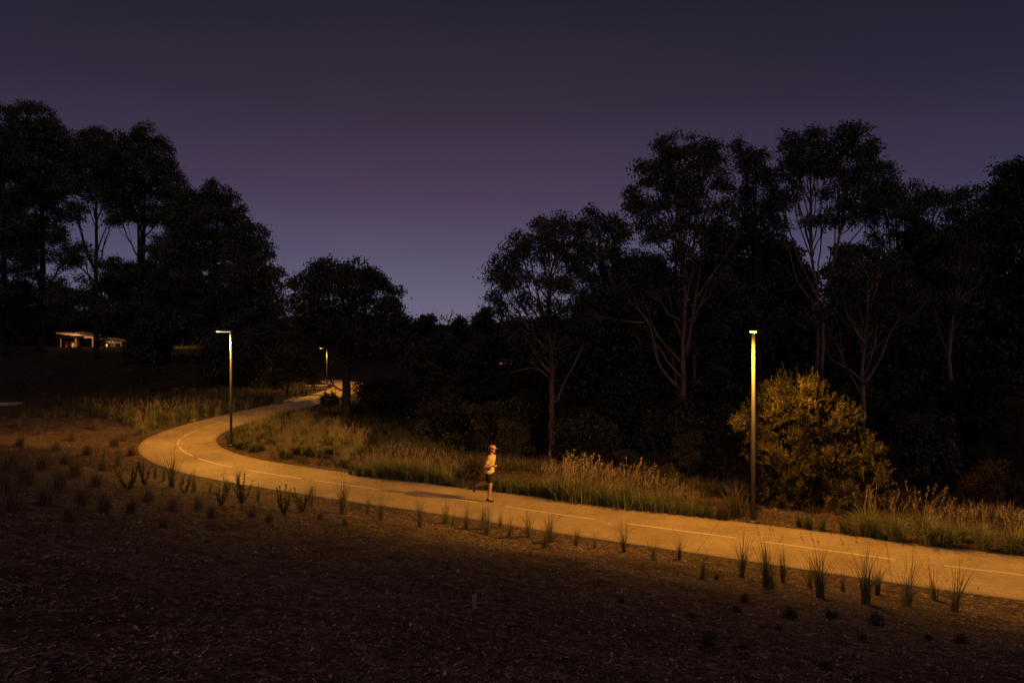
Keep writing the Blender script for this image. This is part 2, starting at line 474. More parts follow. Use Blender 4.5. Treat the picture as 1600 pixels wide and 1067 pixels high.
# painted dashes of the centre line, laid from their photographed ends
S = np.r_[0, np.cumsum(np.linalg.norm(np.diff(CEN, axis=0), axis=1))]
def along_of(px, py):
    p = np.array(flat(px, py)); k = np.argmin(np.sum((CEN - p) ** 2, 1)); return S[k]
def cpoint(s):
    return np.array([np.interp(s, S, CEN[:, 0]), np.interp(s, S, CEN[:, 1])])
DASH = [((1475,882),(1606,899)),((1198,849),(1402,875)),((978,819),(1142,841)),((790,794),(926,811)),((652,775),(748,787)),((495,752),(597,764)),((383,735),(468,748)),((312,716),(364,730)),((281,699),(304,713)),((286,686),(279,695)),((314,672),(290,683)),((353,660),(321,668)),((392,650),(370,656)),((428,641.5),(408,646))]
mb = MB()
tgC = norm(np.gradient(CEN, axis=0))
segs = [tuple(sorted((along_of(*a_), along_of(*b_)))) for a_, b_ in DASH]
s_ = segs[0][1] + 1.0
while s_ < S[-1] - 5: segs.append((s_, s_ + 2.8)); s_ += 3.7
for s0, s1 in segs:
    t = np.linspace(s0, s1, 10)
    P = np.stack([np.interp(t, S, CEN[:, 0]), np.interp(t, S, CEN[:, 1])], 1)
    tt = norm(np.gradient(P, axis=0)); nn = np.stack([-tt[:, 1], tt[:, 0]], 1) * .042
    zz = np.full((10, 1), PZ + .008 + .004)
    V = np.concatenate([np.c_[P - nn, zz], np.c_[P + nn, zz]])
    mb.add(V, [[i, i + 1, i + 11, i + 10] for i in range(9)])
tag(mb.build('centre_line_marking', M['paint']), kind='structure')

# the side path at the left edge of the hill foot
p0 = ground(-120, 634); p1 = ground(34, 633.5)
mb = MB()
mb.box(((p0[0]+p1[0])/2, (p0[1]+p1[1])/2, (p0[2]+p1[2])/2 + .03), (abs(p1[0]-p0[0]), 1.1, .14), math.atan2(p1[1]-p0[1], p1[0]-p0[0]))
tag(mb.build('side_path', M['concrete_grey']), kind='structure')

# ----------------------------------------------------------------- lamps
WARM = (1.0, .455, .05)
def street_light(name, loc, power, col=WARM, radius=.10, aim=0.0):
    ld = bpy.data.lights.new(name, 'POINT'); ld.energy = power; ld.color = col; ld.shadow_soft_size = radius
    ld.use_nodes = True; nt = ld.node_tree; nt.nodes.clear()
    out = nt.nodes.new('ShaderNodeOutputLight'); em = nt.nodes.new('ShaderNodeEmission')
    g = nt.nodes.new('ShaderNodeNewGeometry'); sp = nt.nodes.new('ShaderNodeSeparateXYZ')
    nt.links.new(g.outputs['Incoming'], sp.inputs[0])
    # street optic: more candela towards the sides than straight down, cut off above
    c = math_(nt, 'MULTIPLY', sp.outputs[2], -1.0)
    cc = math_(nt, 'MAXIMUM', c, .50)
    wing = math_(nt, 'DIVIDE', 1.0, math_(nt, 'POWER', cc, 2.3))
    cut = nt.nodes.new('ShaderNodeMapRange'); cut.interpolation_type = 'SMOOTHSTEP'
    cut.inputs[1].default_value = .0; cut.inputs[2].default_value = .50; cut.inputs[3].default_value = .04; cut.inputs[4].default_value = 1
    nt.links.new(c, cut.inputs[0])
    # the optic throws along the path, little across it
    dt = nt.nodes.new('ShaderNodeVectorMath'); dt.operation = 'DOT_PRODUCT'
    dt.inputs[1].default_value = (math.cos(aim), math.sin(aim), 0); nt.links.new(g.outputs['Incoming'], dt.inputs[0])
    ac = nt.nodes.new('ShaderNodeMapRange'); ac.interpolation_type = 'SMOOTHSTEP'
    ac.inputs[1].default_value = .40; ac.inputs[2].default_value = .97; ac.inputs[3].default_value = 1; ac.inputs[4].default_value = .05
    nt.links.new(math_(nt, 'ABSOLUTE', dt.outputs['Value']), ac.inputs[0])
    nt.links.new(math_(nt, 'MULTIPLY', math_(nt, 'MULTIPLY', wing, cut.outputs[0]), ac.outputs[0]), em.inputs['Strength'])
    em.inputs['Color'].default_value = (1, 1, 1, 1)
    nt.links.new(em.outputs[0], out.inputs[0])
    o = bpy.data.objects.new(name, ld); COL.objects.link(o); o.location = loc
    return o

def lamp_post(loc, aim, power, label, H=5.2, far=False, optic=None, group='lamp posts along the path', col=WARM):
    """steel post with a short flat head pointing along the angle aim"""
    t = empty('street_lamp', loc, aim, label, 'street lamp', group)
    mb = MB(); mb.tube([(0,0,.03),(0,0,1.2),(0,0,H-.03)], [.060,.056,.046], 16); mb.build('pole', M['galv'], t, True)
    mb = MB(); mb.tube([(0,0,-.02),(0,0,.035),(0,0,.05)], [.17,.17,.15], 20); 
    fl = mb.build('base_plate', M['galv'], t)
    for k in range(4):
        if far: break
        a_ = k * PI / 2 + PI / 4; mb = MB(); mb.tube([(math.cos(a_)*.125, math.sin(a_)*.125, .05), (math.cos(a_)*.125, math.sin(a_)*.125, .09)], .016, 6)
        mb.build('anchor_bolt', M['galv'], fl)
    mb = MB(); mb.bevbox((.30, 0, H + .0), (.78, .20, .055), .015); hd = mb.build('lamp_head', M['cap'], t)
    mb = MB(); mb.bevbox((.36, 0, H - .037), (.58, .17, .02), .005); mb.build('lens', M['lens_far'] if far else M['lens'], hd)
    ca, sa = math.cos(aim), math.sin(aim)
    li = street_light('lamp_light', (.60, 0, H - .12), power, col, aim=aim if optic is None else optic); li.parent = t
    return t
H = 5.2
lpR = flat(1177, 816); lpL = flat(361, 696.5)
aimR = math.atan2(CEN[np.argmin(np.sum((CEN - lpR)**2, 1))][1] - lpR[1], CEN[np.argmin(np.sum((CEN - lpR)**2, 1))][0] - lpR[0])
PW = 1330
lamp_post((lpR[0], lpR[1], .02), math.radians(250), PW, 'tall pale steel lamp post with a glowing white head beside the big lit bush', H)
lamp_post((lpL[0], lpL[1], .02), PI, PW, 'steel lamp post with its head to the left inside the bend of the path', H, optic=math.radians(235))
x3, y3 = (511-800)/F*62, 62.0
z3 = onground(x3, y3)
lamp_post((x3, y3, z3), PI, PW*.55, 'far small lamp post behind the crown of the single round tree', CAMZ-(543.5-HZ)/F*62 - z3, True)
x4, y4 = (440-800)/F*98, 98.0; z4 = onground(x4, y4)
lamp_post((x4, y4, z4), PI, 40, 'smallest dim lamp post seen between the left trees and the single round tree', CAMZ-(548-HZ)/F*98 - z4, True)
x5, y5 = (280-800)/F*100, 100.0; z5 = onground(x5, y5)
lamp_post((x5, y5, z5), PI, 520, 'lamp post hidden behind the left trees lighting the grass yellow', 4.6, True, col=(1, .55, .08))

# ----------------------------------------------------------------- trees
def bez(a, b, bend, n=6, rs=None, wob=0.0):
    a = np.asarray(a, float); b = np.asarray(b, float)
    t = np.linspace(0, 1, n)[:, None]; m_ = (a + b) / 2 + bend
    P = (1-t)**2*a + 2*t*(1-t)*m_ + t*t*b
    if rs is not None and wob:
        P[1:-1] += rs.normal(size=(n-2, 3)) * wob
    return P

def make_tree(name, label, base, Y, blobs, seed, trunk=None, leafm='gum_leaf', barkm='bark_dark', dens=1.0, leafL=.20, leafW=.05,
              r0=.28, group=None, cat='tree', clump=.62, limbs=None, hang=.5, depth=.85, stems=1, nleaf=86, lk=(1.25, 1.6)):
    """blobs: (px, py, rx, ry) lobes of the crown as photographed, set at distance Y; trunk: list of (px, py)"""
    rs = RS(seed)
    if barkm == 'bark_pale': r0 *= .78
    X0, Y0 = (base[0] - 800) / F * Y, Y
    Z0 = onground(X0, Y0)
    t = empty(name, (X0, Y0, Z0), 0, label, cat, group)
    org = np.array([X0, Y0, Z0])
    sc = Y / F
    B = []
    wide_, tall_ = (1.14, 1.08) if group and group.startswith(('gums', 'tall gums')) else (1.0, 1.0)
    for (px, py, rx, ry) in blobs:
        rx *= wide_; ry *= tall_
        c = at(px, py, Y) - org; c[1] += rs.uniform(-.5, .5) * rx * sc * .8
        B.append((c, rx * sc, ry * sc))
    # trunk
    tb = MB()
    if trunk is None:
        top = max(B, key=lambda b: b[0][2])[0]; cx = np.mean([b[0][0] for b in B])
        hh = top[2] * .62
        trk = np.array([[0, 0, -.3], [rs.uniform(-.1,.1), 0, hh*.33], [cx*.4, rs.uniform(-.3,.3), hh*.7], [cx*.75, 0, hh]])
    else:
        trk = np.array([[0, 0, -.3]] + [list(at(px, py, Y) - org) for px, py in trunk])
        trk[1:, 1] += rs.uniform(-.25, .25, len(trk)-1)
    T = resample(trk, 22); T[1:-1] += rs.normal(size=(20, 3)) * .02
    fr = np.linspace(0, 1, 22)
    rad = r0 * (1 - .72 * fr) * (1 + .5 * np.exp(-fr * 22))
    tb.tube(T, rad, 9, rough=.07, rs=rs)
    for k in range(1, stems):
        off = np.array([rs.uniform(-.9,.9), rs.uniform(-.6,.6), 0]); T2 = T + off * (.5 + fr[:, None] * 2.2)
        tb.tube(T2, rad * .75, 8, rough=.07, rs=rs)
    cr = MB()
    # limbs to each lobe, twigs to each clump
    for bi, (c, rx, rz) in enumerate(B):
        k = int(np.clip(np.argmin(np.linalg.norm(T - c, axis=1)) - rs.randint(3, 8), 6, 20))
        a_ = T[k]
        L = bez(a_, c, np.array([0, 0, -.12 * np.linalg.norm(c - a_)]), 8, rs, .06)
        rl = max(.03, rad[k] * .55)
        tb.tube(L, np.linspace(rl, .028, 8), 6)
        ry_ = rx * depth
        vol = rx * rz * 3.14
        nc = max(4, int(vol / (clump ** 2) * 1.5 * dens))
        d = norm(rs.normal(size=(nc, 3))); rr = rs.uniform(.25, 1, nc) ** .42
        P = c + d * rr[:, None] * np.array([rx, ry_, rz]) * .88
        for p in P[::3]:
            s_ = L[rs.randint(3, 8)]
            tb.tube(bez(s_, p, np.array([0, 0, -.05]), 4, rs, .05), np.linspace(.03, .01, 4), 4, cap=False)
        nl = int(nleaf * (clump / .62) ** .5)
        q = rs.normal(size=(nc, nl, 3)) * np.array([.46, .46, .30]) * clump
        q[..., 2] -= .25 * (q[..., 0] ** 2 + q[..., 1] ** 2) / clump
        lp = (P[:, None, :] + q).reshape(-1, 3)
        dr = norm(rs.normal(size=(len(lp), 3)) + np.array([0, 0, -hang * 2]))
        tn = np.clip(rs.uniform(0, 1, nc)[:, None] * .6 + rs.uniform(0, .5, (nc, nl)), 0, 1).ravel()
        add_leaves(cr, lp, dr, leafL * lk[0] * rs.uniform(.6, 1.3, len(lp)), leafW * lk[1] * rs.uniform(.7, 1.3, len(lp)), rs, tn)
    if limbs:
        for (pts, ra, rb) in limbs:
            LP = np.array([at(px, py, Y) - org for px, py in pts]); LP[:, 1] += np.linspace(0, rs.uniform(-1.2, .2), len(LP))
            LP = resample(LP, 14); tb.tube(LP, np.linspace(ra, rb, 14), 6)
            for k in range(5, 14):
                if rs.rand() < .7:
                    e_ = LP[k] + norm(rs.normal(size=3) + np.array([0, 0, .5])) * rs.uniform(.4, 1.3)
                    tb.tube(bez(LP[k], e_, rs.normal(size=3)*.08, 5, rs, .03), np.linspace(rb*.8, .006, 5), 4, cap=False)
    tb.build('trunk', M[barkm], t, True)
    cr.build('crown', M[leafm], t)
    return t

LT = 'tall gums on the left hilltop'
make_tree('gum_tree', 'leftmost tall gum cut by the left edge of the view', (2, 553), 76, [(-15,195,38,42),(-30,250,55,60),(10,240,34,40),(0,300,45,45),(-20,360,60,40),(10,400,40,34),(-5,455,48,26),(20,345,30,26)], 11, [(4,430),(2,330),(-6,230)], stems=1, r0=.36, group=LT, leafL=.24, leafW=.075, clump=.8, nleaf=84)
make_tree('gum_tree', 'tallest left gum with a domed top and thick straight trunk', (66, 552), 80, [(60,190,34,32),(38,215,28,34),(84,222,28,34),(60,250,52,40),(84,290,42,34),(52,320,48,34),(30,290,26,30),(78,360,32,28),(40,385,36,30),(70,440,36,20),(30,470,30,22),(100,400,22,22),(108,235,20,26),(112,270,22,26),(95,455,26,22),(50,500,30,20)], 12, [(66,430),(66,340),(60,240)], r0=.42, group=LT, leafL=.24, leafW=.075, clump=.8, nleaf=84)
make_tree('gum_tree', 'slim left gum with sky showing around its thin bare upper trunk', (151, 556), 74, [(135,222,26,28),(152,232,30,32),(128,262,34,30),(166,268,28,30),(142,292,34,22),(118,330,20,18),(176,330,18,18),(125,395,20,18),(172,420,22,22),(140,450,34,22),(110,468,30,22),(168,480,24,18)], 13, [(151,470),(149,380),(150,300),(146,240)], r0=.26, group=LT, leafL=.23, leafW=.075, clump=.78, nleaf=78,
    limbs=[([(150,430),(134,390),(120,340),(112,310)],.10,.03),([(150,400),(162,370),(178,340)],.09,.03),([(148,440),(120,410),(95,370),(84,345)],.09,.03),([(151,360),(140,330),(130,300)],.06,.02)])
make_tree('gum_tree', 'pointed left gum with several trunks rising from one spot', (222, 556), 78, [(226,208,20,20),(206,225,18,20),(240,232,24,24),(190,228,22,24),(222,262,48,34),(256,270,22,30),(276,300,22,30),(198,290,36,30),(240,320,46,36),(285,340,24,32),(225,440,44,40),(262,400,36,44),(182,240,18,20),(190,330,26,22),(192,440,30,36),(276,470,34,36),(205,490,36,26)], 14, [(222,470),(224,380),(226,280)], r0=.34, stems=4, group=LT, leafL=.24, leafW=.075, clump=.8, nleaf=84)
make_tree('gum_tree', 'left gum filling the middle of the hilltop row with dense low foliage', (262, 556), 72, [(285,345,28,36),(300,385,34,36),(270,420,40,40),(250,475,40,34),(300,450,40,40),(296,318,20,30),(310,340,16,26),(310,500,40,30),(262,510,36,22)], 15, [(264,500),(275,420)], r0=.30, stems=2, group=LT, leafL=.23, leafW=.075, clump=.78, nleaf=78, dens=1.2)
make_tree('gum_tree', 'right shoulder gum of the left row with a rounded knob top', (330, 560), 72, [(340,300,22,18),(328,318,22,24),(358,322,22,24),(344,350,40,30),(322,380,30,28),(375,360,20,24),(350,400,42,34),(325,440,40,34),(368,450,40,36),(340,500,48,34)], 16, [(332,500),(338,400),(342,330)], r0=.32, stems=2, group=LT, leafL=.23, leafW=.075, clump=.78, nleaf=78, dens=1.1)
make_tree('gum_tree', 'rightmost gum of the left row drooping toward the small lamp', (392, 566), 68, [(394,366,22,20),(378,392,26,24),(408,388,18,22),(400,420,32,28),(424,432,18,22),(385,450,34,32),(422,468,20,28),(402,500,34,30),(370,520,34,26),(404,534,20,20)], 17, [(392,510),(394,430),(394,380)], r0=.28, group=LT, leafL=.23, leafW=.075, clump=.75, nleaf=80, dens=1.2)
make_tree('dense_tree', 'low bushy dark tree on the hill foot left of the bin', (395, 600), 60, [(340,545,30,22),(372,550,34,28),(398,562,24,26),(350,575,26,16),(385,585,28,14)], 18, None, 'dark_leaf', r0=.2, dens=1.3, leafL=.26, leafW=.09, clump=.8)
make_tree('dense_tree', 'dark tree low behind the lit picnic shelter', (60, 556), 104, [(30,520,34,18),(60,508,34,18),(95,500,30,14),(130,500,30,14),(10,500,30,20)], 19, None, 'dark_leaf', r0=.25, dens=1.2, leafL=.34, leafW=.12, clump=1.1)
make_tree('dense_tree', 'wide dark tree behind the second smaller shelter', (200, 556), 108, [(165,495,26,22),(190,500,28,24),(215,512,28,22),(320,520,30,22),(240,505,26,18),(300,505,24,18)], 20, None, 'dark_leaf', r0=.25, dens=1.2, leafL=.34, leafW=.12, clump=1.1)

make_tree('round_tree', 'single round tree with a stout trunk standing alone inside the path bend', (541, 660), 38.4,
    [(525,418,34,20),(560,425,34,22),(495,430,30,20),(585,440,28,22),(545,440,60,26),(475,452,28,24),(608,462,22,24),(520,470,52,28),(575,478,44,28),(465,480,24,22),(612,495,24,28),(500,505,42,26),(555,510,48,26),(600,528,32,22),(468,526,24,20),(545,556,22,12),(575,548,30,16),(462,505,16,18),(630,490,8,14)],
    21, [(541,610),(543,570),(546,530),(548,480)], 'dark_leaf', 'bark_dark', r0=.30, dens=1.12, leafL=.15, leafW=.055, clump=.50,
    limbs=[([(541,612),(532,607),(527,600),(525,590)],.05,.03),([(543,585),(533,560),(528,530)],.13,.05),([(545,580),(560,565),(582,548)],.10,.04)])
make_tree('slender_tree', 'small slender tree behind the orange post left of the path', (450, 622), 54, [(448,575,22,20),(470,580,20,20),(432,590,16,16),(478,568,14,16),(455,552,20,18),(488,588,12,14)], 22, None, 'shrub_leaf', r0=.12, dens=1.1, leafL=.18, leafW=.07, clump=.55)
make_tree('low_branch', 'dark sprig of leaves hanging low left of the round tree trunk', (517, 634), 39.5, [(510,622,7,6),(522,619,8,6),(515,628,6,4)], 23, None, 'dark_leaf', r0=.03, dens=1.0, leafL=.15, leafW=.07, clump=.3, cat='shrub')
for k, (b, bl, lab, Y) in enumerate([
    ((600, 652), [(572,600,13,10),(590,596,16,10),(612,598,16,10),(630,600,12,12),(575,618,18,16),(598,622,24,18),(620,615,18,20),(592,640,26,14),(620,640,18,16),(560,634,10,10)], 'dark bush right of the round tree with lit ground behind it', 43),
    ((655, 650), [(640,600,20,20),(665,585,26,24),(690,600,28,24),(650,630,26,20),(685,635,30,20),(640,565,16,14)], 'spreading dull green shrub in the middle of the gap', 47),
    ((697, 660), [(660,545,26,20),(690,535,26,18),(716,552,24,18),(700,580,26,20),(725,590,22,22),(670,570,20,18)], 'feathery dark tree with a forked bare trunk in the middle gap', 52),
    ((745, 672), [(735,560,24,22),(750,540,22,16),(745,600,22,20),(765,600,24,20),(722,630,28,22),(760,640,32,24)], 'drooping green wattle tree left of the big right gums', 44)]):
    make_tree('small_tree', lab, b, Y, bl, 30 + k, None, 'shrub_leaf', r0=.13, dens=1.15, leafL=.2, leafW=.06, clump=.6, hang=.9, cat='tree',
              limbs=[([(697,600),(694,560),(690,520),(700,494)],.07,.015),([(690,530),(680,505),(672,494)],.04,.01)] if k == 2 else None)

RT = 'gums of the forest behind the path at the right'
make_tree('gum_tree', 'broad umbrella topped gum at the left end of the right forest', (862, 700), 38,
    [(880,345,24,14),(855,352,26,16),(905,352,22,16),(830,368,28,18),(880,372,40,18),(805,388,24,18),(790,410,22,20),(845,395,40,20),(905,392,36,22),(775,432,20,20),(812,425,28,20),(768,456,12,12),(796,452,18,14),(860,440,34,18),(905,440,36,22),(780,474,10,8),(820,470,24,14),(870,480,34,18),(842,505,30,16),(812,520,26,14),(785,488,14,12),(800,498,18,14),(890,520,34,16),(862,545,30,14),(920,505,26,16)],
    41, [(862,620),(862,550),(857,480),(860,430),(870,390)], 'gum_leaf', 'bark_pale', r0=.24, dens=.98, leafL=.17, leafW=.045, clump=.52, group=RT,
    limbs=[([(860,540),(848,490),(835,440),(828,400)],.10,.03),([(862,560),(880,530),(902,500)],.08,.02),([(855,480),(825,460),(795,440)],.06,.015),([(858,590),(835,575),(800,580)],.07,.02)])
make_tree('gum_tree', 'short forked gum top between the umbrella gum and the tall trio', (945, 690), 46,
    [(930,332,16,12),(952,345,18,14),(972,350,14,14),(935,355,18,16),(962,370,22,16),(930,385,26,20),(968,400,26,22),(940,425,32,22),(900,415,22,18),(960,460,36,26),(925,480,34,26)], 42, [(946,580),(944,480),(942,390)], 'gum_leaf', 'bark_dark', r0=.24, dens=1.0, leafL=.2, leafW=.055, clump=.62, group=RT)
make_tree('gum_tree', 'tall twin topped gum with a long pale limb curving out left', (1068, 705), 40,
    [(1045,225,24,16),(1030,245,22,18),(1058,248,26,18),(1012,268,22,20),(1040,280,34,22),(1000,300,20,20),(1092,222,22,18),(1112,236,20,20),(1100,262,32,22),(1070,292,30,20),(1128,282,16,20),(1020,318,34,20),(1090,320,36,22),(992,325,14,16),(1050,350,34,18),(1010,362,30,18),(1110,358,30,22),(1130,325,14,18),(1080,390,32,18),(1030,395,30,18),(1128,400,18,18),(1000,420,28,18),(975,440,26,16),(1060,440,30,16),(1120,440,24,16),(985,470,20,10)],
    43, [(1066,620),(1068,540),(1070,460),(1062,380),(1054,310),(1050,270)], 'gum_leaf', 'bark_pale', r0=.26, dens=1.05, leafL=.18, leafW=.05, clump=.55, group=RT,
    limbs=[([(1062,610),(1030,572),(1022,540),(1012,505),(985,472),(962,450),(952,436)],.13,.04),([(1012,505),(975,502),(940,496),(908,488)],.07,.02),([(1072,560),(1085,470),(1094,400),(1098,330)],.14,.05),([(1086,470),(1112,430),(1135,396),(1150,370)],.09,.03)])
make_tree('gum_tree', 'straight multi trunked gum close beside the twin topped gum', (1085, 705), 43,
    [(1060,430,30,20),(1110,440,30,22),(1085,470,36,20),(1050,500,30,20),(1120,500,28,22),(1140,450,20,20),(1085,530,30,18)], 44, [(1084,620),(1085,520),(1082,440)], 'gum_leaf', 'bark_pale', r0=.22, stems=3, dens=.9, leafL=.19, leafW=.05, clump=.6, group=RT)
make_tree('gum_tree', 'narrow gum crown standing right of the twin topped gum', (1185, 700), 44,
    [(1168,228,20,14),(1182,244,18,16),(1158,250,16,16),(1172,272,28,18),(1198,276,14,20),(1155,296,22,20),(1190,306,24,20),(1206,318,12,20),(1160,330,26,20),(1196,345,22,20),(1170,368,30,20),(1145,375,18,20),(1204,380,16,22),(1215,440,30,26),(1180,455,32,24),(1150,480,30,26),(1205,500,34,26)], 45, [(1184,600),(1182,500),(1178,400),(1172,300)], 'gum_leaf', 'bark_dark', r0=.26, dens=1.05, leafL=.19, leafW=.052, clump=.6, group=RT)
make_tree('gum_tree', 'slim pale trunked gum with blue sky open beside its stem', (1276, 700), 42,
    [(1245,214,20,13),(1272,212,20,14),(1236,236,18,18),(1284,236,16,18),(1258,244,28,20),(1232,262,18,18),(1290,262,12,20),(1262,268,26,14),(1240,296,18,16),(1222,318,16,18),(1284,300,12,14),(1290,335,14,14),(1262,346,14,10),(1216,350,14,16)], 46, [(1276,620),(1276,540),(1275,470),(1270,390),(1267,320),(1266,250)], 'gum_leaf', 'bark_pale', r0=.20, dens=1.1, leafL=.17, leafW=.05, clump=.52, group=RT,
    limbs=[([(1270,370),(1256,345),(1242,320)],.05,.02),([(1277,455),(1296,438),(1312,424)],.05,.02)])
make_tree('gum_tree', 'highest right gum with a pale trunk leaning to the right', (1282, 702), 41,
    [(1318,208,20,13),(1338,200,18,12),(1312,230,18,16),(1340,226,28,18),(1360,234,16,18),(1322,256,26,18),(1356,262,28,18),(1380,262,14,12),(1388,282,14,14),(1312,284,14,14),(1342,288,26,16),(1374,296,22,14),(1312,310,12,12),(1350,318,34,14),(1318,342,20,14)], 47, [(1282,610),(1284,520),(1290,465),(1306,390),(1318,320),(1326,260)], 'gum_leaf', 'bark_pale', r0=.20, dens=1.1, leafL=.17, leafW=.05, clump=.52, group=RT,
    limbs=[([(1318,330),(1340,305),(1362,292)],.05,.02),([(1312,360),(1308,330),(1304,300)],.05,.02)])
make_tree('gum_tree', 'flat crowned gum spreading right of the highest gum', (1400, 700), 47,
    [(1370,312,36,16),(1405,306,28,16),(1345,330,30,14),(1390,338,36,16),(1425,325,22,18),(1432,296,16,12),(1455,300,18,12),(1470,312,18,12),(1440,330,26,16),(1420,360,30,16),(1375,372,24,12),(1450,372,26,18),(1400,425,34,20),(1440,430,30,22)], 48, [(1400,600),(1402,500),(1404,420),(1400,350)], 'gum_leaf', 'bark_dark', r0=.24, dens=1.05, leafL=.2, leafW=.055, clump=.62, group=RT)
make_tree('gum_tree', 'wide open gum with bare spreading limbs behind the lit bush', (1349, 700), 34,
    [(1320,430,30,12),(1370,418,34,12),(1350,402,30,12),(1395,400,24,12),(1300,446,24,12),(1420,450,24,14),(1340,440,34,12),(1375,480,22,10),(1292,500,28,16),(1412,500,22,14),(1325,470,22,10),(1380,465,20,10)], 49, [(1349,620),(1350,590),(1353,540),(1354,470),(1354,410)], 'gum_leaf', 'bark_pale', r0=.19, dens=.75, leafL=.17, leafW=.05, clump=.5, group=RT,
    limbs=[([(1350,600),(1330,580),(1300,562),(1288,540)],.07,.02),([(1352,600),(1372,560),(1384,520),(1394,500)],.09,.03),([(1386,520),(1410,505),(1436,480),(1450,456)],.06,.015),([(1352,540),(1335,520),(1318,496),(1308,470)],.07,.02),([(1394,500),(1392,470),(1386,440)],.05,.015)])
make_tree('gum_tree', 'gum with a knobby crown between the flat crowned gum and the right edge', (1486, 700), 44,
    [(1490,300,18,10),(1508,312,20,14),(1482,325,24,16),(1520,335,20,18),(1500,350,32,20),(1545,345,22,16),(1470,375,24,20),(1515,385,34,20),(1548,375,18,18),(1560,330,18,14),(1535,320,16,12),(1560,400,22,20),(1480,420,28,22),(1530,430,32,24),(1500,470,28,18),(1455,460,24,20)], 50, [(1485,620),(1486,560),(1492,490),(1498,420),(1500,360)], 'gum_leaf', 'bark_pale', r0=.24, dens=1.02, leafL=.19, leafW=.052, clump=.6, group=RT)
make_tree('gum_tree', 'huge dark gum leaning in from the right edge of the view', (1640, 720), 30,
    [(1600,262,34,16),(1575,280,30,18),(1545,288,20,10),(1610,300,50,28),(1570,312,30,20),(1625,350,60,34),(1590,350,34,24),(1600,400,50,30),(1640,440,60,50),(1600,450,34,30),(1650,290,50,50),(1690,380,60,70),(1610,500,44,30),(1585,480,20,20)], 51, [(1640,600),(1642,500),(1640,400),(1630,320)], 'dark_leaf', 'bark_dark', r0=.32, dens=1.25, leafL=.15, leafW=.05, clump=.48, group=RT)

# darker trees behind the left hilltop row
rs = RS(98)
for k, (px, top, Y) in enumerate([(18,440,104),(62,455,110),(105,470,106),(150,470,112),(195,440,104),(240,420,106),(285,430,104),(330,440,108),(372,450,102),(415,470,104),(445,500,100),(-25,420,106)]):
    bl = []; py = top + 10; w = 16
    while py < (512 if 230 < px < 300 else 560):
        for _ in range(3): bl.append((px + rs.uniform(-1, 1) * w, py + rs.uniform(-5, 5), rs.uniform(15, 24), rs.uniform(10, 15)))
        py += 16; w = min(26, w + 4)
    make_tree('forest_tree', 'dark filler tree standing behind the tall gums on the left hilltop', (px, 556), Y, bl, 260 + k, None, 'dark_leaf', r0=.22, dens=.42, leafL=.42, leafW=.15, clump=1.15, group='dark trees behind the left hilltop gums', nleaf=60)
for k, (px, Y, lab) in enumerate([(235, 70, 'low dark bush at the foot of the pointed left gum'), (345, 66, 'low dark bush behind the head of the left lamp post'), (415, 66, 'low dark bush at the right foot of the left hill')]):
    bl = [(px + rs.uniform(-26, 26), 540 + rs.uniform(-22, 16), rs.uniform(14, 22), rs.uniform(10, 15)) for _ in range(8)]
    make_tree('shrub', lab, (px, 566), Y, bl, 280 + k, None, 'dark_leaf', r0=.1, dens=.9, leafL=.3, leafW=.11, clump=.8, cat='shrub')
# darker forest standing behind
rs = RS(99)
BG = 'unlit trees deep in the right forest'
bgspec = [(836,560,66),(838,520,64),(885,500,62),(925,525,68),(965,515,62),(1005,470,66),(1045,450,70),(1085,505,64),(1125,470,68),(1160,500,62),(1200,430,66),(1235,400,68),(1270,500,60),(1310,470,66),(1345,500,62),(1385,400,66),(1425,410,70),(1465,400,64),(1500,500,60),(1540,440,66),(1580,440,60),(1625,420,62),
          (1020,410,78),(1180,400,80),(940,455,78),(1330,385,82),(1140,352,60),(1222,372,62),(1448,352,60),(1535,350,58),(985,402,62),(1100,392,64)]
ords = ['first','second','third','fourth','fifth','sixth','seventh','eighth','ninth','tenth','eleventh','twelfth','thirteenth','fourteenth','fifteenth','sixteenth','seventeenth','eighteenth','nineteenth','twentieth','twenty-first','twenty-second','twenty-third','twenty-fourth','twenty-fifth','twenty-sixth','twenty-seventh','twenty-eighth','twenty-ninth','thirtieth','thirty-first','thirty-second','thirty-third','thirty-fourth','thirty-fifth','thirty-sixth','thirty-seventh','thirty-eighth','thirty-ninth','fortieth']
for k, (px, top, Y) in enumerate(bgspec):
    bl = []
    py = top + 14
    w = 20
    while py < 640:
        for _ in range(3):
            bl.append((px + rs.uniform(-1, 1) * w, py + rs.uniform(-6, 6), rs.uniform(18, 28), rs.uniform(13, 19)))
        py += 21; w = min(30, w + 4)
    make_tree('forest_tree', 'dark forest tree standing in the unlit woods behind the front gums', (px, 640), Y, bl, 200 + k, None, 'dark_leaf', r0=.22, dens=.75, leafL=.42, leafW=.17, clump=1.0, group=BG, nleaf=60)

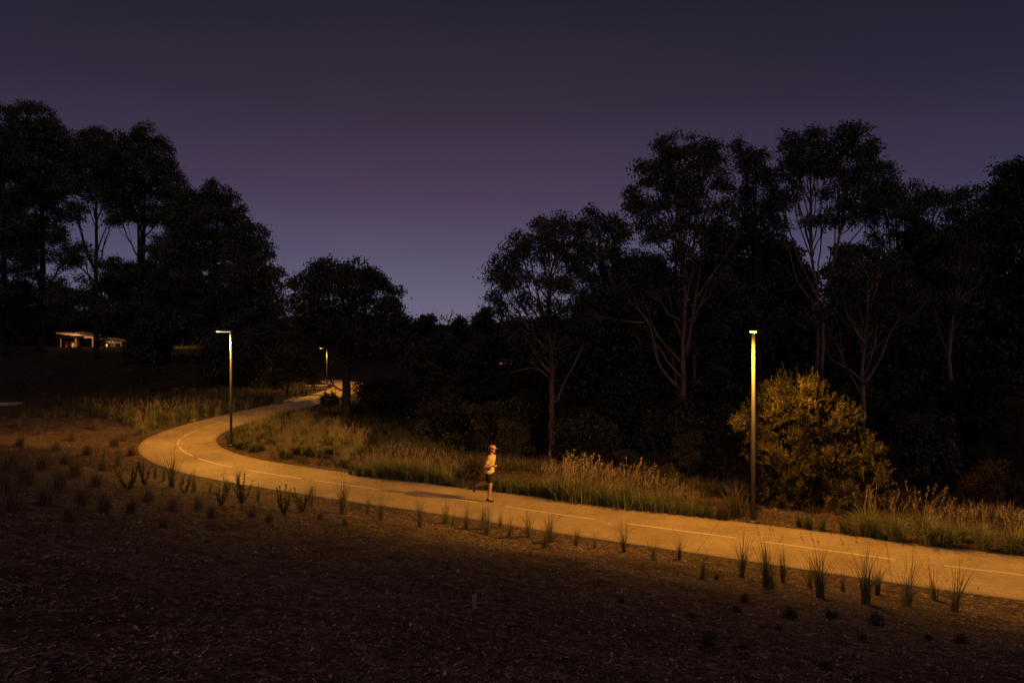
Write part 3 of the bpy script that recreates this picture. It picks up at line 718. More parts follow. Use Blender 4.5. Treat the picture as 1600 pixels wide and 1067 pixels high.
# understorey shrubs behind the path
US = 'shrubs in the dark creek bed'
for k, (px, py, w, h, Y, lab) in enumerate([
    (800, 690, 34, 46, 30, 'dim shrub in the dark creek bed right behind the runner'),
    (738, 740, 14, 24, 23.5, 'small brownish shrub just behind the back of the runner'),
    (850, 640, 60, 50, 40, 'large dark shrub under the umbrella topped gum'),
    (900, 700, 44, 34, 34, 'dark shrub above the straw coloured grasses'),
    (960, 650, 60, 56, 42, 'broad dark shrub under the short forked gum'),
    (990, 720, 44, 26, 29, 'low dark shrub behind the straw coloured grasses'),
    (1040, 745, 34, 22, 23.5, 'leafy green bush at the right end of the straw grasses'),
    (1078, 700, 36, 36, 27, 'thin pale sprawling shrub in front of the grouped gum trunks'),
    (1120, 620, 50, 60, 42, 'dark mass of shrub right of the grouped gum trunks'),
    (1400, 640, 50, 50, 38, 'dark shrub right of the lit bush'),
    (1460, 690, 50, 40, 32, 'low dark shrub behind the right grass tussocks'),
    (1550, 750, 50, 40, 24, 'dim reddish round bush at the right edge above the tussocks'),
    (1540, 620, 60, 60, 36, 'tall dark shrub near the right edge'),
    (1250, 620, 60, 60, 40, 'dark shrub far behind the lit bush'),
    (1610, 660, 50, 60, 30, 'dark shrub cut by the right edge of the view'),
    (700, 700, 40, 20, 34, 'low shrub in the dark hollow left of the runner'),
    (650, 690, 30, 16, 36, 'low flat shrub right of the round tree'),
    (1405, 790, 16, 16, 21.5, 'small twiggy shrub between the lit bush and the right tussocks')]):
    bl = []
    for _ in range(max(5, int(w * h / 220))):
        a_ = rs.uniform(0, 2 * PI); r_ = rs.uniform(0, .8) ** .6
        bl.append((px + math.cos(a_) * r_ * w * .75, py + math.sin(a_) * r_ * h * .75, w * rs.uniform(.24, .36), h * rs.uniform(.24, .36)))
    cl = .28 if Y < 31 else .55
    make_tree('shrub', lab, (px, py + h), Y, bl, 300 + k, None, 'dead' if 'reddish' in lab or 'brownish' in lab else 'shrub_leaf', r0=.05, dens=.8, leafL=.07 if Y < 31 else .2, leafW=.016 if Y < 31 else .075, nleaf=240 if Y < 31 else 95,
              clump=cl, group=US, cat='shrub')

rs = RS(321)
for k, px in enumerate(range(640, 1640, 66)):
    Y = rs.uniform(30, 46); pxx = px + rs.uniform(-20, 20); yc = HZ + (CAMZ + 1.0) * F / Y - 14
    bl = [(pxx + rs.uniform(-34, 34), yc - rs.uniform(-8, 62), rs.uniform(16, 26), rs.uniform(13, 22)) for _ in range(11)]
    make_tree('shrub', 'dark filler shrub in the unlit thicket under the right forest', (pxx, yc + 20), Y, bl, 340 + k, None, 'shrub_leaf' if k % 2 else 'dark_leaf', r0=.06, dens=.8, leafL=.17, leafW=.06, clump=.5, group='thicket under the right forest', cat='shrub')
# far woodland: trees nobody could count
def woodland(name, x0, x1, Y0, Y1, topf, seed, n, spread, L=.9, W=.5):
    rs = RS(seed); mb = MB()
    for k in range(n):
        Y = rs.uniform(Y0, Y1); px = rs.uniform(x0, x1); top = topf(px) + rs.uniform(0, 9)
        x = (px - 800) / F * Y; z0 = onground(x, Y); z1 = CAMZ - (top - HZ) / F * Y
        hgt = max(3.0, z1 - z0); r_ = rs.uniform(2.2, 4.2)
        m_ = 16
        for _ in range(m_):
            zz = z0 + hgt * rs.uniform(.12, .95)
            c = np.array([x + rs.normal() * r_ * .6, Y + rs.normal() * r_ * .6, zz])
            q = c + rs.normal(size=(spread, 3)) * np.array([.9, .9, .6]) * r_ * .36
            q[:, 2] = np.minimum(q[:, 2], z1 + .3)
            add_leaves(mb, q, norm(rs.normal(size=(spread, 3))), L * rs.uniform(.5, 1.2, spread), W * rs.uniform(.5, 1.2, spread), rs, rs.uniform(0, 1, spread))
        mb.tube([(x, Y, z0 - .3), (x + rs.uniform(-.5, .5), Y, z0 + hgt * .7)], [.25, .1], 5, cap=False)
    return mb.build(name, M['dark_leaf'])
def topf(px):
    return np.interp(px, [-200, 300, 430, 600, 640, 700, 760, 830, 1000, 1800], [470, 496, 500, 498, 506, 512, 508, 500, 480, 470])
tag(woodland('far_woodland', -250, 1850, 125, 190, topf, 5, 430, 60), 'dark far woodland forming the low skyline behind the gap between the tree groups', 'woodland', kind='stuff')

# three far trees one can tell apart against the low sky
make_tree('far_tree', 'far dome shaped tree on the skyline right of the single round tree', (662, 560), 118, [(655,500,16,8),(672,498,14,7),(640,512,14,10),(665,512,26,10),(690,515,16,9),(655,528,26,12)], 61, None, 'dark_leaf', r0=.3, dens=1.1, leafL=.45, leafW=.16, clump=1.3, cat='tree')
make_tree('far_tree', 'far small rounded tree on the skyline below the pink cloud', (720, 560), 120, [(718,501,8,6),(722,508,12,8),(712,514,14,8),(730,516,12,8),(720,528,18,12)], 62, None, 'dark_leaf', r0=.25, dens=1.1, leafL=.45, leafW=.16, clump=1.2, cat='tree')
make_tree('far_tree', 'far taller skyline tree beside the drooping edge of the umbrella gum', (757, 560), 100, [(757,488,12,6),(750,496,10,8),(766,497,10,8),(757,506,16,9),(770,508,10,8),(745,508,8,8),(758,522,20,12)], 63, None, 'dark_leaf', r0=.25, dens=1.0, leafL=.38, leafW=.13, clump=1.0, cat='tree')
b = MB(); rs = RS(64); Yb = 84
o3 = np.array([(699-800)/F*Yb, Yb, onground((699-800)/F*Yb, Yb)])
def A3(px, py): return at(px, py, Yb) - o3
b.tube([(0,0,-.3), A3(699,540), A3(700,510), A3(702,500)], [.2,.15,.10,.07], 7)
for pts in ([(702,500),(705,492),(706,484)],[(703,497),(708,490),(707,482)],[(701,505),(694,498),(688,493)],[(697,500),(693,499),(686,497)],[(701,503),(698,495),(699,490)],[(694,498),(690,492),(689,490)]):
    b.tube(np.array([A3(*p) for p in pts]), np.linspace(.06,.02,3), 5)
tree = empty('dead_tree', tuple(o3), 0, 'far bare dead tree with a twisted branch against the low sky', 'tree')
b.build('trunk', M['bark_dark'], tree)

# ----------------------------------------------------------------- the lit bush by the lamp
def lit_bush():
    rs = RS(77); Y = 20.3
    X0 = (1262 - 800) / F * Y; Z0 = onground(X0, Y)
    t = empty('bush', (X0, Y, Z0), 0, 'big rounded leafy bush lit orange and yellow beside the right lamp post', 'bush')
    org = np.array([X0, Y, Z0]); sc = Y / F
    blobs = [(1213,624,22,26),(1246,618,26,24),(1274,624,20,22),(1190,650,24,34),(1228,650,34,36),(1268,650,32,36),(1300,655,24,32),(1172,668,14,26),(1188,710,26,36),(1225,712,36,40),(1265,715,36,40),(1305,712,34,36),(1335,705,24,26),(1356,716,16,22),(1352,745,22,22),(1195,760,20,28),(1225,775,34,34),(1270,780,40,32),(1315,765,36,30),(1210,806,22,16),(1250,812,34,14),(1300,806,28,16),(1154,664,9,7),(1335,785,22,16),(1320,650,12,14)]
    stems = MB(); cr = MB()
    for (px, py, rx, ry) in blobs:
        c = at(px, py, Y) - org; R_ = np.array([rx * sc, rx * sc * 1.05, ry * sc])
        c[1] += rs.uniform(-.35, .25)
        stems.tube(bez((rs.uniform(-.3,.3), rs.uniform(-.2,.2), 0), c, np.array([0, 0, .2]), 7, rs, .04), np.linspace(.045, .012, 7), 6)
        ncl = int(9 + rx * ry / 58)
        d = norm(rs.normal(size=(ncl, 3))); d[:, 1] = np.where(rs.rand(ncl) < .6, -np.abs(d[:, 1]), d[:, 1])
        C = c + d * (rs.uniform(.55, 1.02, ncl) ** .5)[:, None] * R_
        for cc, dd in zip(C, d):
            ctone = rs.uniform(-.35, .35)
            topness = max(0.0, dd[2])
            ns = rs.randint(7, 12)
            for _ in range(ns):
                b0 = cc + rs.normal(size=3) * .075
                dv = norm(dd * .5 + np.array([0, 0, .75 + .5 * topness]) + rs.normal(size=3) * .36)
                Ls = rs.uniform(.14, .30) * (1 + .25 * topness * rs.rand())
                n = int(Ls / .0125)
                tt = np.linspace(.05, 1, n)
                sp = b0 + dv * (tt * Ls)[:, None]
                rad_ = norm(np.cross(dv, rs.normal(size=(n, 3))))
                ld = norm(rad_ * 1.1 + dv * .6 + rs.normal(size=(n, 3)) * .2)
                add_leaves(cr, sp, ld, rs.uniform(.04, .078, n) * (1.15 - .55 * tt), np.full(n, .019), rs, np.clip(.42 + ctone + rs.uniform(-.3, .35, n) + .15 * tt, 0, 1), .1)
    # long leading shoots that break the outline
    tops = [(1197,598),(1205,586),(1218,578),(1232,590),(1240,580),(1252,588),(1265,578),(1278,588),(1288,600),(1300,612),(1312,625),(1322,640),(1175,640),(1163,652),(1152,660),(1345,690),(1360,690),(1370,705),(1376,730),(1228,600),(1258,600),(1190,615),(1330,655),(1240,610)]
    for px, py in tops:
        tip = at(px, py, Y) - org; tip[1] += rs.uniform(-.5, .4)
        out_ = norm(np.array([(px - 1262) * sc * .25, rs.uniform(-.2, .2), 1.0]))
        for q_ in range(5):
            tp = tip + rs.normal(size=3) * np.array([.09, .12, .10]); b0 = tp - norm(out_ + rs.normal(size=3) * .18) * rs.uniform(.5, .95)
            stems.tube(np.array([b0, tp]), [.006, .003], 4, cap=False)
            n = 54; tt = rs.uniform(0, 1, n) ** .8; spn = b0 + (tp - b0) * tt[:, None]; dv = norm(tp - b0)
            ld = norm(norm(np.cross(dv, rs.normal(size=(n, 3)))) * .8 + dv * .8)
            add_leaves(cr, spn, ld, rs.uniform(.05, .09, n) * (1.2 - .7 * tt), np.full(n, .022), rs, np.clip(rs.uniform(.2, 1, n), 0, 1), .1)
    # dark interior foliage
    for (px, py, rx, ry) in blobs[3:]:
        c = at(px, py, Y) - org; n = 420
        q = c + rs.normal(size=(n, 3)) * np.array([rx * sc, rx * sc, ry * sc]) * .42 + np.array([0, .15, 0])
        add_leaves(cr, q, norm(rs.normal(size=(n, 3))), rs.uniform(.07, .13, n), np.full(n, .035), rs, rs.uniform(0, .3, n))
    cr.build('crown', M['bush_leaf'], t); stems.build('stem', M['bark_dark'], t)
lit_bush()

# ----------------------------------------------------------------- grasses
def tussock_mesh(kind, seed):
    rs = RS(seed); g = MB(); s = None
    if kind == 'young':       # upright planted seedling, narrow fan
        n = rs.randint(55, 110); B = np.c_[rs.normal(size=(n, 2)) * rs.uniform(.02, .045), np.zeros(n)]; mx = rs.uniform(.4, .85)
        add_blades(g, B, rs.uniform(0, 2*PI, n), rs.uniform(.3, 1.08, n), mx * rs.uniform(.03, 1, n), np.full(n, .0085), rs, rs.uniform(0, 1, n), .8)
    if kind == 'wispy':       # a seedling with a few tall fine stalks
        n = 90; B = np.c_[rs.normal(size=(n, 2)) * .03, np.zeros(n)]
        add_blades(g, B, rs.uniform(0, 2*PI, n), rs.uniform(.3, .85, n), rs.uniform(.03, .6, n), np.full(n, .010), rs, rs.uniform(0, 1, n), .8)
        n = 6; B = np.c_[rs.normal(size=(n, 2)) * .012, np.zeros(n)]; s = MB()
        tip, h = add_blades(s, B, rs.uniform(0, 2*PI, n), rs.uniform(.85, 1.2, n), rs.uniform(.1, .4, n), np.full(n, .006), rs, rs.uniform(0, 1, n), 1.3)
        for tp, hh in zip(tip, h):
            m_ = 14; k = rs.uniform(0, 1, m_)[:, None]; add_leaves(s, tp - hh * .05 * k - np.array([0, 0, .14]) * k, norm(rs.normal(size=(m_, 3)) * .3 + hh * .4 + np.array([0, 0, .6])), .035, .007, rs, .5)
    if kind == 'feather':     # big far side tussock with arching straw seed stalks
        n = 300; B = np.c_[rs.normal(size=(n, 2)) * .06, np.zeros(n)]
        add_blades(g, B, rs.uniform(0, 2*PI, n), rs.uniform(.25, .72, n), rs.uniform(.15, 1.05, n), np.full(n, .015), rs, rs.uniform(0, 1, n), .9)
        n = 26; B = np.c_[rs.normal(size=(n, 2)) * .07, np.zeros(n)]; s = MB()
        tip, h = add_blades(s, B, rs.uniform(0, 2*PI, n), rs.uniform(.7, 1.12, n), rs.uniform(.12, .72, n), np.full(n, .009), rs, rs.uniform(.2, 1, n), 1.2)
        for tp, hh in zip(tip, h):
            m_ = 16; k = rs.uniform(-.1, 1, m_)[:, None]; add_leaves(s, tp - hh * .07 * k - np.array([0, 0, .17]) * k, norm(rs.normal(size=(m_, 3)) * .35 + hh * .5 + np.array([0, 0, .5])), .045, .009, rs, rs.uniform(.4, 1, m_))
    if kind == 'straw':       # denser, taller straw grass
        n = 300; B = np.c_[rs.normal(size=(n, 2)) * .10, np.zeros(n)]
        add_blades(g, B, rs.uniform(0, 2*PI, n), rs.uniform(.25, .66, n), rs.uniform(.1, .9, n), np.full(n, .014), rs, rs.uniform(0, 1, n), .9)
        n = 52; B = np.c_[rs.normal(size=(n, 2)) * .08, np.zeros(n)]; s = MB()
        hd = rs.normal(.1, .9, n)
        tip, h = add_blades(s, B, hd, rs.uniform(.6, 1.08, n), rs.uniform(.15, .65, n), np.full(n, .009), rs, rs.uniform(.2, 1, n), 1.2)
        for tp, hh in zip(tip, h):
            m_ = 12; k = rs.uniform(-.1, 1, m_)[:, None]; add_leaves(s, tp - hh * .07 * k - np.array([0, 0, .2]) * k, norm(rs.normal(size=(m_, 3)) * .3 + hh * .5 + np.array([0, 0, .6])), .05, .010, rs, rs.uniform(.4, 1, m_))
    if kind == 'lily':        # low strappy green plant
        n = 70; B = np.c_[rs.normal(size=(n, 2)) * .09, np.zeros(n)]
        add_blades(g, B, rs.uniform(0, 2*PI, n), rs.uniform(.4, 1.0, n), rs.uniform(.15, .8, n), np.full(n, .03), rs, rs.uniform(0, 1, n), .9)
    if kind == 'dry':         # greyish dry fuzzy clump
        n = 240; B = np.c_[rs.normal(size=(n, 2)) * .09, np.zeros(n)]
        add_blades(g, B, rs.uniform(0, 2*PI, n), rs.uniform(.2, .75, n), rs.uniform(.1, .75, n), np.full(n, .009), rs, rs.uniform(0, 1, n), 1.0)
    if kind == 'weed':        # flat low weed mat
        n = 420; lob = rs.normal(size=(6, 2)) * .05; lk_ = rs.randint(0, 6, n); a_ = rs.uniform(0, 2*PI, n); r_ = np.abs(rs.normal(size=n)) * .10
        P = np.c_[lob[lk_, 0] + np.cos(a_) * r_, lob[lk_, 1] + np.sin(a_) * r_ * .8, rs.uniform(0, .2, n) * np.clip(1.1 - r_ / .3, .1, 1.1)]
        add_leaves(g, P, norm(rs.normal(size=(n, 3)) + np.array([0, 0, .7])), rs.uniform(.04, .09, n), np.full(n, .018), rs, rs.uniform(0, .6, n))
    if kind == 'saltbush':    # several upright leafy stems
        s = MB()
        for k in range(7):
            hd = rs.uniform(0, 2*PI); Ls = rs.uniform(.45, 1.0); ln = rs.uniform(.15, .5)
            tip = np.array([math.cos(hd) * ln * Ls, math.sin(hd) * ln * Ls, Ls])
            P = bez((0, 0, 0), tip, np.array([math.cos(hd), math.sin(hd), -.5]) * .06, 9)
            s.tube(P, np.linspace(.011, .004, 9), 5)
            n = int(110 * Ls); k_ = rs.uniform(.12, 1, n); pp = np.stack([np.interp(k_, np.linspace(0, 1, 9), P[:, i]) for i in range(3)], 1)
            add_leaves(g, pp, norm(rs.normal(size=(n, 3)) + np.array([0, 0, .6])), rs.uniform(.05, .12, n) * (1.2 - .55 * k_), np.full(n, .019), rs, rs.uniform(0, 1, n))
    return g, s
SPEC = {'young': ('young', None), 'wispy': ('young', 'straw'), 'feather': ('tussock', 'straw'), 'straw': ('tussock', 'straw'), 'lily': ('lily', None), 'dry': ('dry', None), 'weed': ('shrub_leaf', None), 'saltbush': ('shrub_leaf', 'bark_dark')}
PROTO = {}; NV = 7
for kd, (m1, m2) in SPEC.items():
    for v in range(NV):
        g, s = tussock_mesh(kd, hash_ if False else 500 + list(SPEC).index(kd) * 17 + v)
        me = g.mesh(kd + '_blades'); me.materials.append(M[m1])
        me2 = None
        if s is not None: me2 = s.mesh(kd + '_stalks'); me2.materials.append(M[m2])
        PROTO[kd, v] = (me, me2)
NAMES = {'young': ('grass_tussock', 'blades', 'seed_stalks', 'grass tussock'), 'wispy': ('grass_tussock', 'blades', 'seed_stalks', 'grass tussock'), 'feather': ('plumed_tussock', 'blades', 'seed_stalks', 'grass tussock'), 'straw': ('straw_tussock', 'blades', 'seed_stalks', 'grass tussock'),
         'lily': ('strap_leaf_plant', 'leaves', None, 'plant'), 'dry': ('dry_grass_clump', 'blades', None, 'grass tussock'), 'weed': ('weed_patch', 'leaves', None, 'weed'), 'saltbush': ('leafy_seedling', 'leaves', 'stem', 'plant')}
gr = RS(4242)
def plant(kind, pos, size, label, group=None, wide=1.0):
    v = gr.randint(NV); me, me2 = PROTO[kind, v]; nm = NAMES[kind]
    rz = gr.uniform(0, 2 * PI) if kind != 'straw' else gr.uniform(-.5, .5)
    if me2 is None:
        o = link(nm[0], me); o.location = pos; o.rotation_euler = (gr.uniform(-.12, .12), gr.uniform(-.12, .12), rz); o.scale = (size * wide, size * wide, size)
        return tag(o, label, nm[3], group)
    t = empty(nm[0], pos, rz, label, nm[3], group); t.scale = (size * wide, size * wide, size)
    link(nm[1], me, t); link(nm[2], me2, t)
    return t

# the planted row below the path: base pixel, height in pixels, kind
ROW = [(162,722,25,'young'),(184,729,38,'young'),(242,748,24,'young'),(256,751,22,'young'),(269,761,48,'wispy'),(286,757,20,'young'),(303,767,28,'young'),(328,770,22,'young'),(353,770,32,'young'),(372,757,26,'wispy'),(403,785,26,'young'),
       (487,793,38,'young'),(535,803,52,'wispy'),(575,803,32,'young'),(595,813,44,'young'),(657,824,42,'young'),(696,818,34,'young'),(707,822,22,'young'),(728,827,38,'young'),(755,827,32,'young'),(761,836,42,'young'),(782,825,24,'young'),(795,841,30,'young'),(827,839,34,'young'),(851,856,32,'young'),(860,848,44,'young'),(900,853,30,'young'),(929,857,24,'young'),(975,863,46,'young'),
       (1021,876,32,'young'),(1062,874,32,'wispy'),(1098,902,36,'young'),(1159,900,60,'young'),(1197,918,60,'wispy'),(1206,920,46,'young'),(1223,910,46,'young'),(1265,919,42,'young'),(1281,934,72,'wispy'),(1317,925,36,'young'),(1352,945,72,'wispy'),(1371,930,52,'wispy'),(1416,948,62,'young'),(1461,938,46,'young'),(1491,956,64,'young')]
BIG = ['forty-first','forty-second','forty-third','forty-fourth','forty-fifth','forty-sixth']
ORD = ords + BIG
for k, (px, py, hp, kd) in enumerate(ROW):
    g_ = ground(px, py); size = hp / F * g_[1] * gr.uniform(1.2, 1.5)
    if kd == 'wispy': size *= 1.05
    extra = 'with tall seed stalks ' if kd == 'wispy' else ''
    plant(kd, g_, size, f'{ORD[k]} grass tussock {extra}from the left in the row below the path', 'young grass tussocks planted along the near edge of the path')

# leafy dark seedlings and dry clumps on the near left slope
for k, (px, py, hp, lab) in enumerate([(444,806,46,'dark leafy seedling with upright stems below the path'),(472,802,42,'tallest pointed leafy seedling right of its twin'),(378,788,46,'leafy seedling in front of the painted dashes'),(345,792,34,'leafy seedling left of the one before the dashes'),(200,768,46,'wide leafy seedling at the left bend'),(226,760,36,'slanting leafy seedling reaching over the path edge'),(288,772,30,'small leafy seedling between grass tussocks at the bend')]):
    g_ = ground(px, py); plant('saltbush', g_, hp / F * g_[1] * 1.1, lab, 'dark leafy seedlings on the near slope', 1.15)
k = 0
for (px, py, hp) in [(15,740,60),(40,760,70),(66,735,45),(92,770,60),(118,745,50),(70,790,60),(130,790,60),(20,800,60),(165,800,55),(100,725,34),(110,815,50),(205,800,44),(232,785,40),(150,760,40),(270,800,44),(310,795,36),(330,810,36),(255,826,34),(395,808,36),(420,818,30),(30,700,36),(4,770,64),(500,812,26),(540,822,24)]:
    g_ = ground(px, py); plant('dry', g_, hp / F * g_[1], 'greyish dry grass clump on the unlit near slope at the left', 'dry grass clumps on the near slope', 1.0)

# low weeds at the lower right
for k, (px, py, w, lab) in enumerate([(1165,940,36,'low dark weed patch highest of those on the right slope'),(1150,958,34,'low dark weed patch just below the highest one'),(1236,965,50,'wide low weed patch below the tall wispy tussock'),(1302,968,44,'low weed patch in the middle of the weedy row'),(1372,978,56,'widest low weed patch on the right slope'),(1218,985,24,'tiny weed patch below the wide one'),(1346,1002,30,'small weed patch nearer the bottom edge'),(1500,1005,44,'rightmost low weed patch'),(1450,1000,28,'small weed patch left of the rightmost one'),(1082,966,26,'leftmost small weed patch on the right slope'),(1108,1008,44,'dark weed patch in a hollow'),(1160,1016,30,'weed patch beside the hollow'),(1290,1045,34,'yellowish weed patch near the bottom edge'),(968,942,24,'lone weed patch below the runner side of the slope'),(700,890,20,'tiny weed patch on the middle of the slope'),(1120,905,20,'tiny weed patch under the planted row')]):
    g_ = ground(px, py); plant('weed', g_, w / F * g_[1] / .68, lab, 'low weeds on the near slope')

# far side row of big tussocks and strap leaf plants
def far_row(spec, kind, lab, group):
    for k, (px, py, hp) in enumerate(spec):
        g_ = ground(px, py); plant(kind, g_, hp / F * g_[1], lab(k), group)
fr = [(1356,838,76),(1398,846,70),(1448,853,86),(1480,857,60),(1534,862,72),(1586,867,74),(1632,873,70),(1500,846,50)]
far_row(fr, 'feather', lambda k: f'{ORD[k]} plumed grass tussock behind the path right of the lit bush', 'plumed tussocks beyond the right end of the path')
far_row([(1318,833,30),(1330,838,30),(1375,845,28),(1262,826,32),(1248,824,26),(1285,829,26)], 'lily', lambda k: f'{ORD[k]} green strap leaf plant at the foot of the lit bush', 'strap leaf plants by the bush')
sg = [(854,776,48),(872,780,64),(892,784,74),(914,787,68),(936,790,60),(958,793,62),(980,795,72),(1004,798,54),(1030,801,58),(1054,804,50),(1078,807,40)]
far_row(sg, 'straw', lambda k: f'{ORD[k]} golden straw grass right of the runner behind the path', 'golden straw grasses between runner and right lamp')
far_row([(768,770,26),(782,772,24),(797,773,28),(812,775,26),(826,777,28),(840,779,24),(1096,810,24),(1110,812,26),(1124,814,22),(1136,815,18),(1088,806,26),(860,782,24),(760,768,22),(790,769,30),(819,774,26),(1105,806,30),(1072,803,26),(775,764,30),(805,768,30),(834,772,30)], 'lily', lambda k: f'{ORD[k]} low green strap leaf plant along the far edge right of the runner', 'strap leaf plants along the far edge')
far_row([(560,744,34),(574,746,42),(590,748,48),(606,749,50),(622,750,54),(638,752,54),(654,754,50),(670,756,46),(686,757,48),(702,760,38),(600,738,44),(632,741,46),(660,744,44),(692,748,42),(715,752,40),(580,734,38)], 'feather', lambda k: f'{ORD[k]} brownish plumed tussock left of the runner behind the path', 'plumed tussocks left of the runner')
far_row([(708,763,24),(722,765,24),(736,768,22),(750,769,18),(548,745,18),(560,747,16),(690,761,18)], 'lily', lambda k: f'{ORD[k]} low green plant left of the runner at the path edge', 'low green plants left of the runner')
for (px, py, hp, lab) in [(1150, 806, 62, 'brown dry upright clump left of the foot of the right lamp post'), (1128, 812, 40, 'smaller brown dry clump left of the right lamp post'), (1402, 800, 50, 'brown dry clump behind the tussocks right of the bush'), (1070, 792, 44, 'brown dry clump behind the right end of the straw grasses')]:
    plant('dry', ground(px, py), hp / F * ground(px, py)[1] * 1.3, lab, 'brown dry clumps behind the path')
ov = [(a_, b_, h_ * .8) for a_, b_, h_ in [(222,680,34),(196,662,40),(215,668,46),(236,664,50),(252,658,44),(268,662,40),(285,655,42),(302,658,36),(322,650,36),(340,652,32),(362,645,30),(385,643,24),(175,655,40),(152,650,36),(130,645,34),(205,648,36),(246,646,34),(300,643,30)]]
far_row(ov, 'feather', lambda k: f'{ORD[k]} pale plumed clump on the verge outside the bend behind the left lamp', 'pale plumed clumps outside the path bend')
for (px, py, hp) in [(150,672,30),(112,690,34),(180,700,36),(205,712,30),(60,680,26),(88,705,30),(135,712,34),(28,668,24),(192,690,26),(160,735,30)]:
    g_ = ground(px, py); plant('dry', g_, hp / F * g_[1], 'small dry tuft on the bare ground left of the path bend', 'small dry tufts left of the bend')
# the inner mound
rs = RS(31); k = 0
mound = []
while len(mound) < 95:
    px = rs.uniform(372, 570); py = rs.uniform(650, 738)
    # inner side of the bend only
    lo = np.interp(px, [372, 416, 450, 500, 570], [704, 716, 722, 730, 741]); hi = np.interp(px, [372, 395, 430, 472, 500, 570], [672, 660, 648, 640, 660, 700])
    if hi < py < lo: mound.append((px, py))
for (px, py) in sorted(mound, key=lambda p: -p[1]):
    g_ = ground(px, py); kd = 'feather' if rs.rand() < .75 else 'straw'
    plant(kd, g_, rs.uniform(.55, .95), 'brown plumed grass clump on the mound inside the path bend', 'grass clumps on the mound inside the bend')

# unlit meadow grass: stuff
def meadow(name, polys, n, seed, hmin, hmax, mat, label, W=.016):
    rs = RS(seed); mb = MB(); P = []
    while len(P) < n:
        x = rs.uniform(polys[0], polys[1], 4000); y = rs.uniform(polys[2], polys[3], 4000)
        s = path_dist(x, y); ok = polys[4](x, y, s)
        dens = vnoise(x * .45 + 9, y * .45) + .5
        ok &= rs.rand(4000) < dens ** 1.5 * 1.6
        for a_ in np.stack([x, y], 1)[ok]: P.append(a_)
    P = np.array(P[:n])
    # each point is a small tuft
    kk = 9; PP = np.repeat(P, kk, 0) + rs.normal(size=(n * kk, 2)) * .07
    z = terrain(PP[:, 0], PP[:, 1]); B = np.c_[PP, z - .02]
    hh = np.repeat(rs.uniform(hmin, hmax, n), kk) * rs.uniform(.5, 1.1, n * kk)
    add_blades(mb, B, rs.uniform(0, 2*PI, n * kk), hh, rs.uniform(.1, .8, n * kk), np.full(n * kk, W), rs, np.clip(np.repeat(rs.uniform(0, .8, n), kk) + rs.uniform(0, .3, n * kk), 0, 1))
    return tag(mb.build(name, mat), label, 'grass', kind='stuff')
meadow('meadow_grass', (-34, -13, 30, 58, lambda x, y, s: (s > 2.3) & (x < -13) & (y > 33 + np.clip(-17.5 - x, 0, 6) * 1.3)), 5200, 71, .25, .7, M['turf'], 'rough grass growing beyond the outside of the path bend')
meadow('dry_meadow_grass', (-34, -15, 29, 54, lambda x, y, s: (s > 2.1) & (y > 32 + np.clip(-17.5 - x, 0, 6) * 1.35)), 2300, 72, .25, .65, M['dry'], 'dry straw coloured grass mixed into the verge outside the bend')
meadow('mound_grass', (-14, -2, 24, 44, lambda x, y, s: (s < -2.0)), 3800, 73, .2, .5, M['turf'], 'short grass covering the ground inside the path bend')
meadow('verge_grass', (-4, 14, 14, 27, lambda x, y, s: (s < -1.95) & (s > -3.4) & (x < 7.2) & ~((np.abs(x - lpR[0]) < 1.1) & (s > -3))), 900, 74, .08, .3, M['turf'], 'short uneven grass along the far edge of the path', .012)
meadow('creek_grass', (-6, 26, 17, 44, lambda x, y, s: (s < -5.2)), 3600, 75, .2, .55, M['dry'], 'dry tangled grass in the dark creek bed behind the path', .02)
meadow('hollow_grass', (-6, 22, 12, 34, lambda x, y, s: (s < -3.1) & (s > -7) & ~((np.abs(x - lpR[0]) < .8) & (s > -3.8))), 1700, 79, .07, .2, M['turf'], 'dark short grass on the ground dropping away behind the path', .014)
meadow('hill_grass', (-60, -16, 50, 84, lambda x, y, s: (s > 2.5) & (y < 77)), 3000, 76, .12, .3, M['turf'], 'dry grass on the dark hill slope at the left', .03)
meadow('slope_grass', (-20, -6, 11, 32, lambda x, y, s: (s > 2.2) & (x < -9 + .3 * (y - 11))), 1300, 78, .08, .32, M['dry'], 'short dry grass scattered on the near left slope', .008)

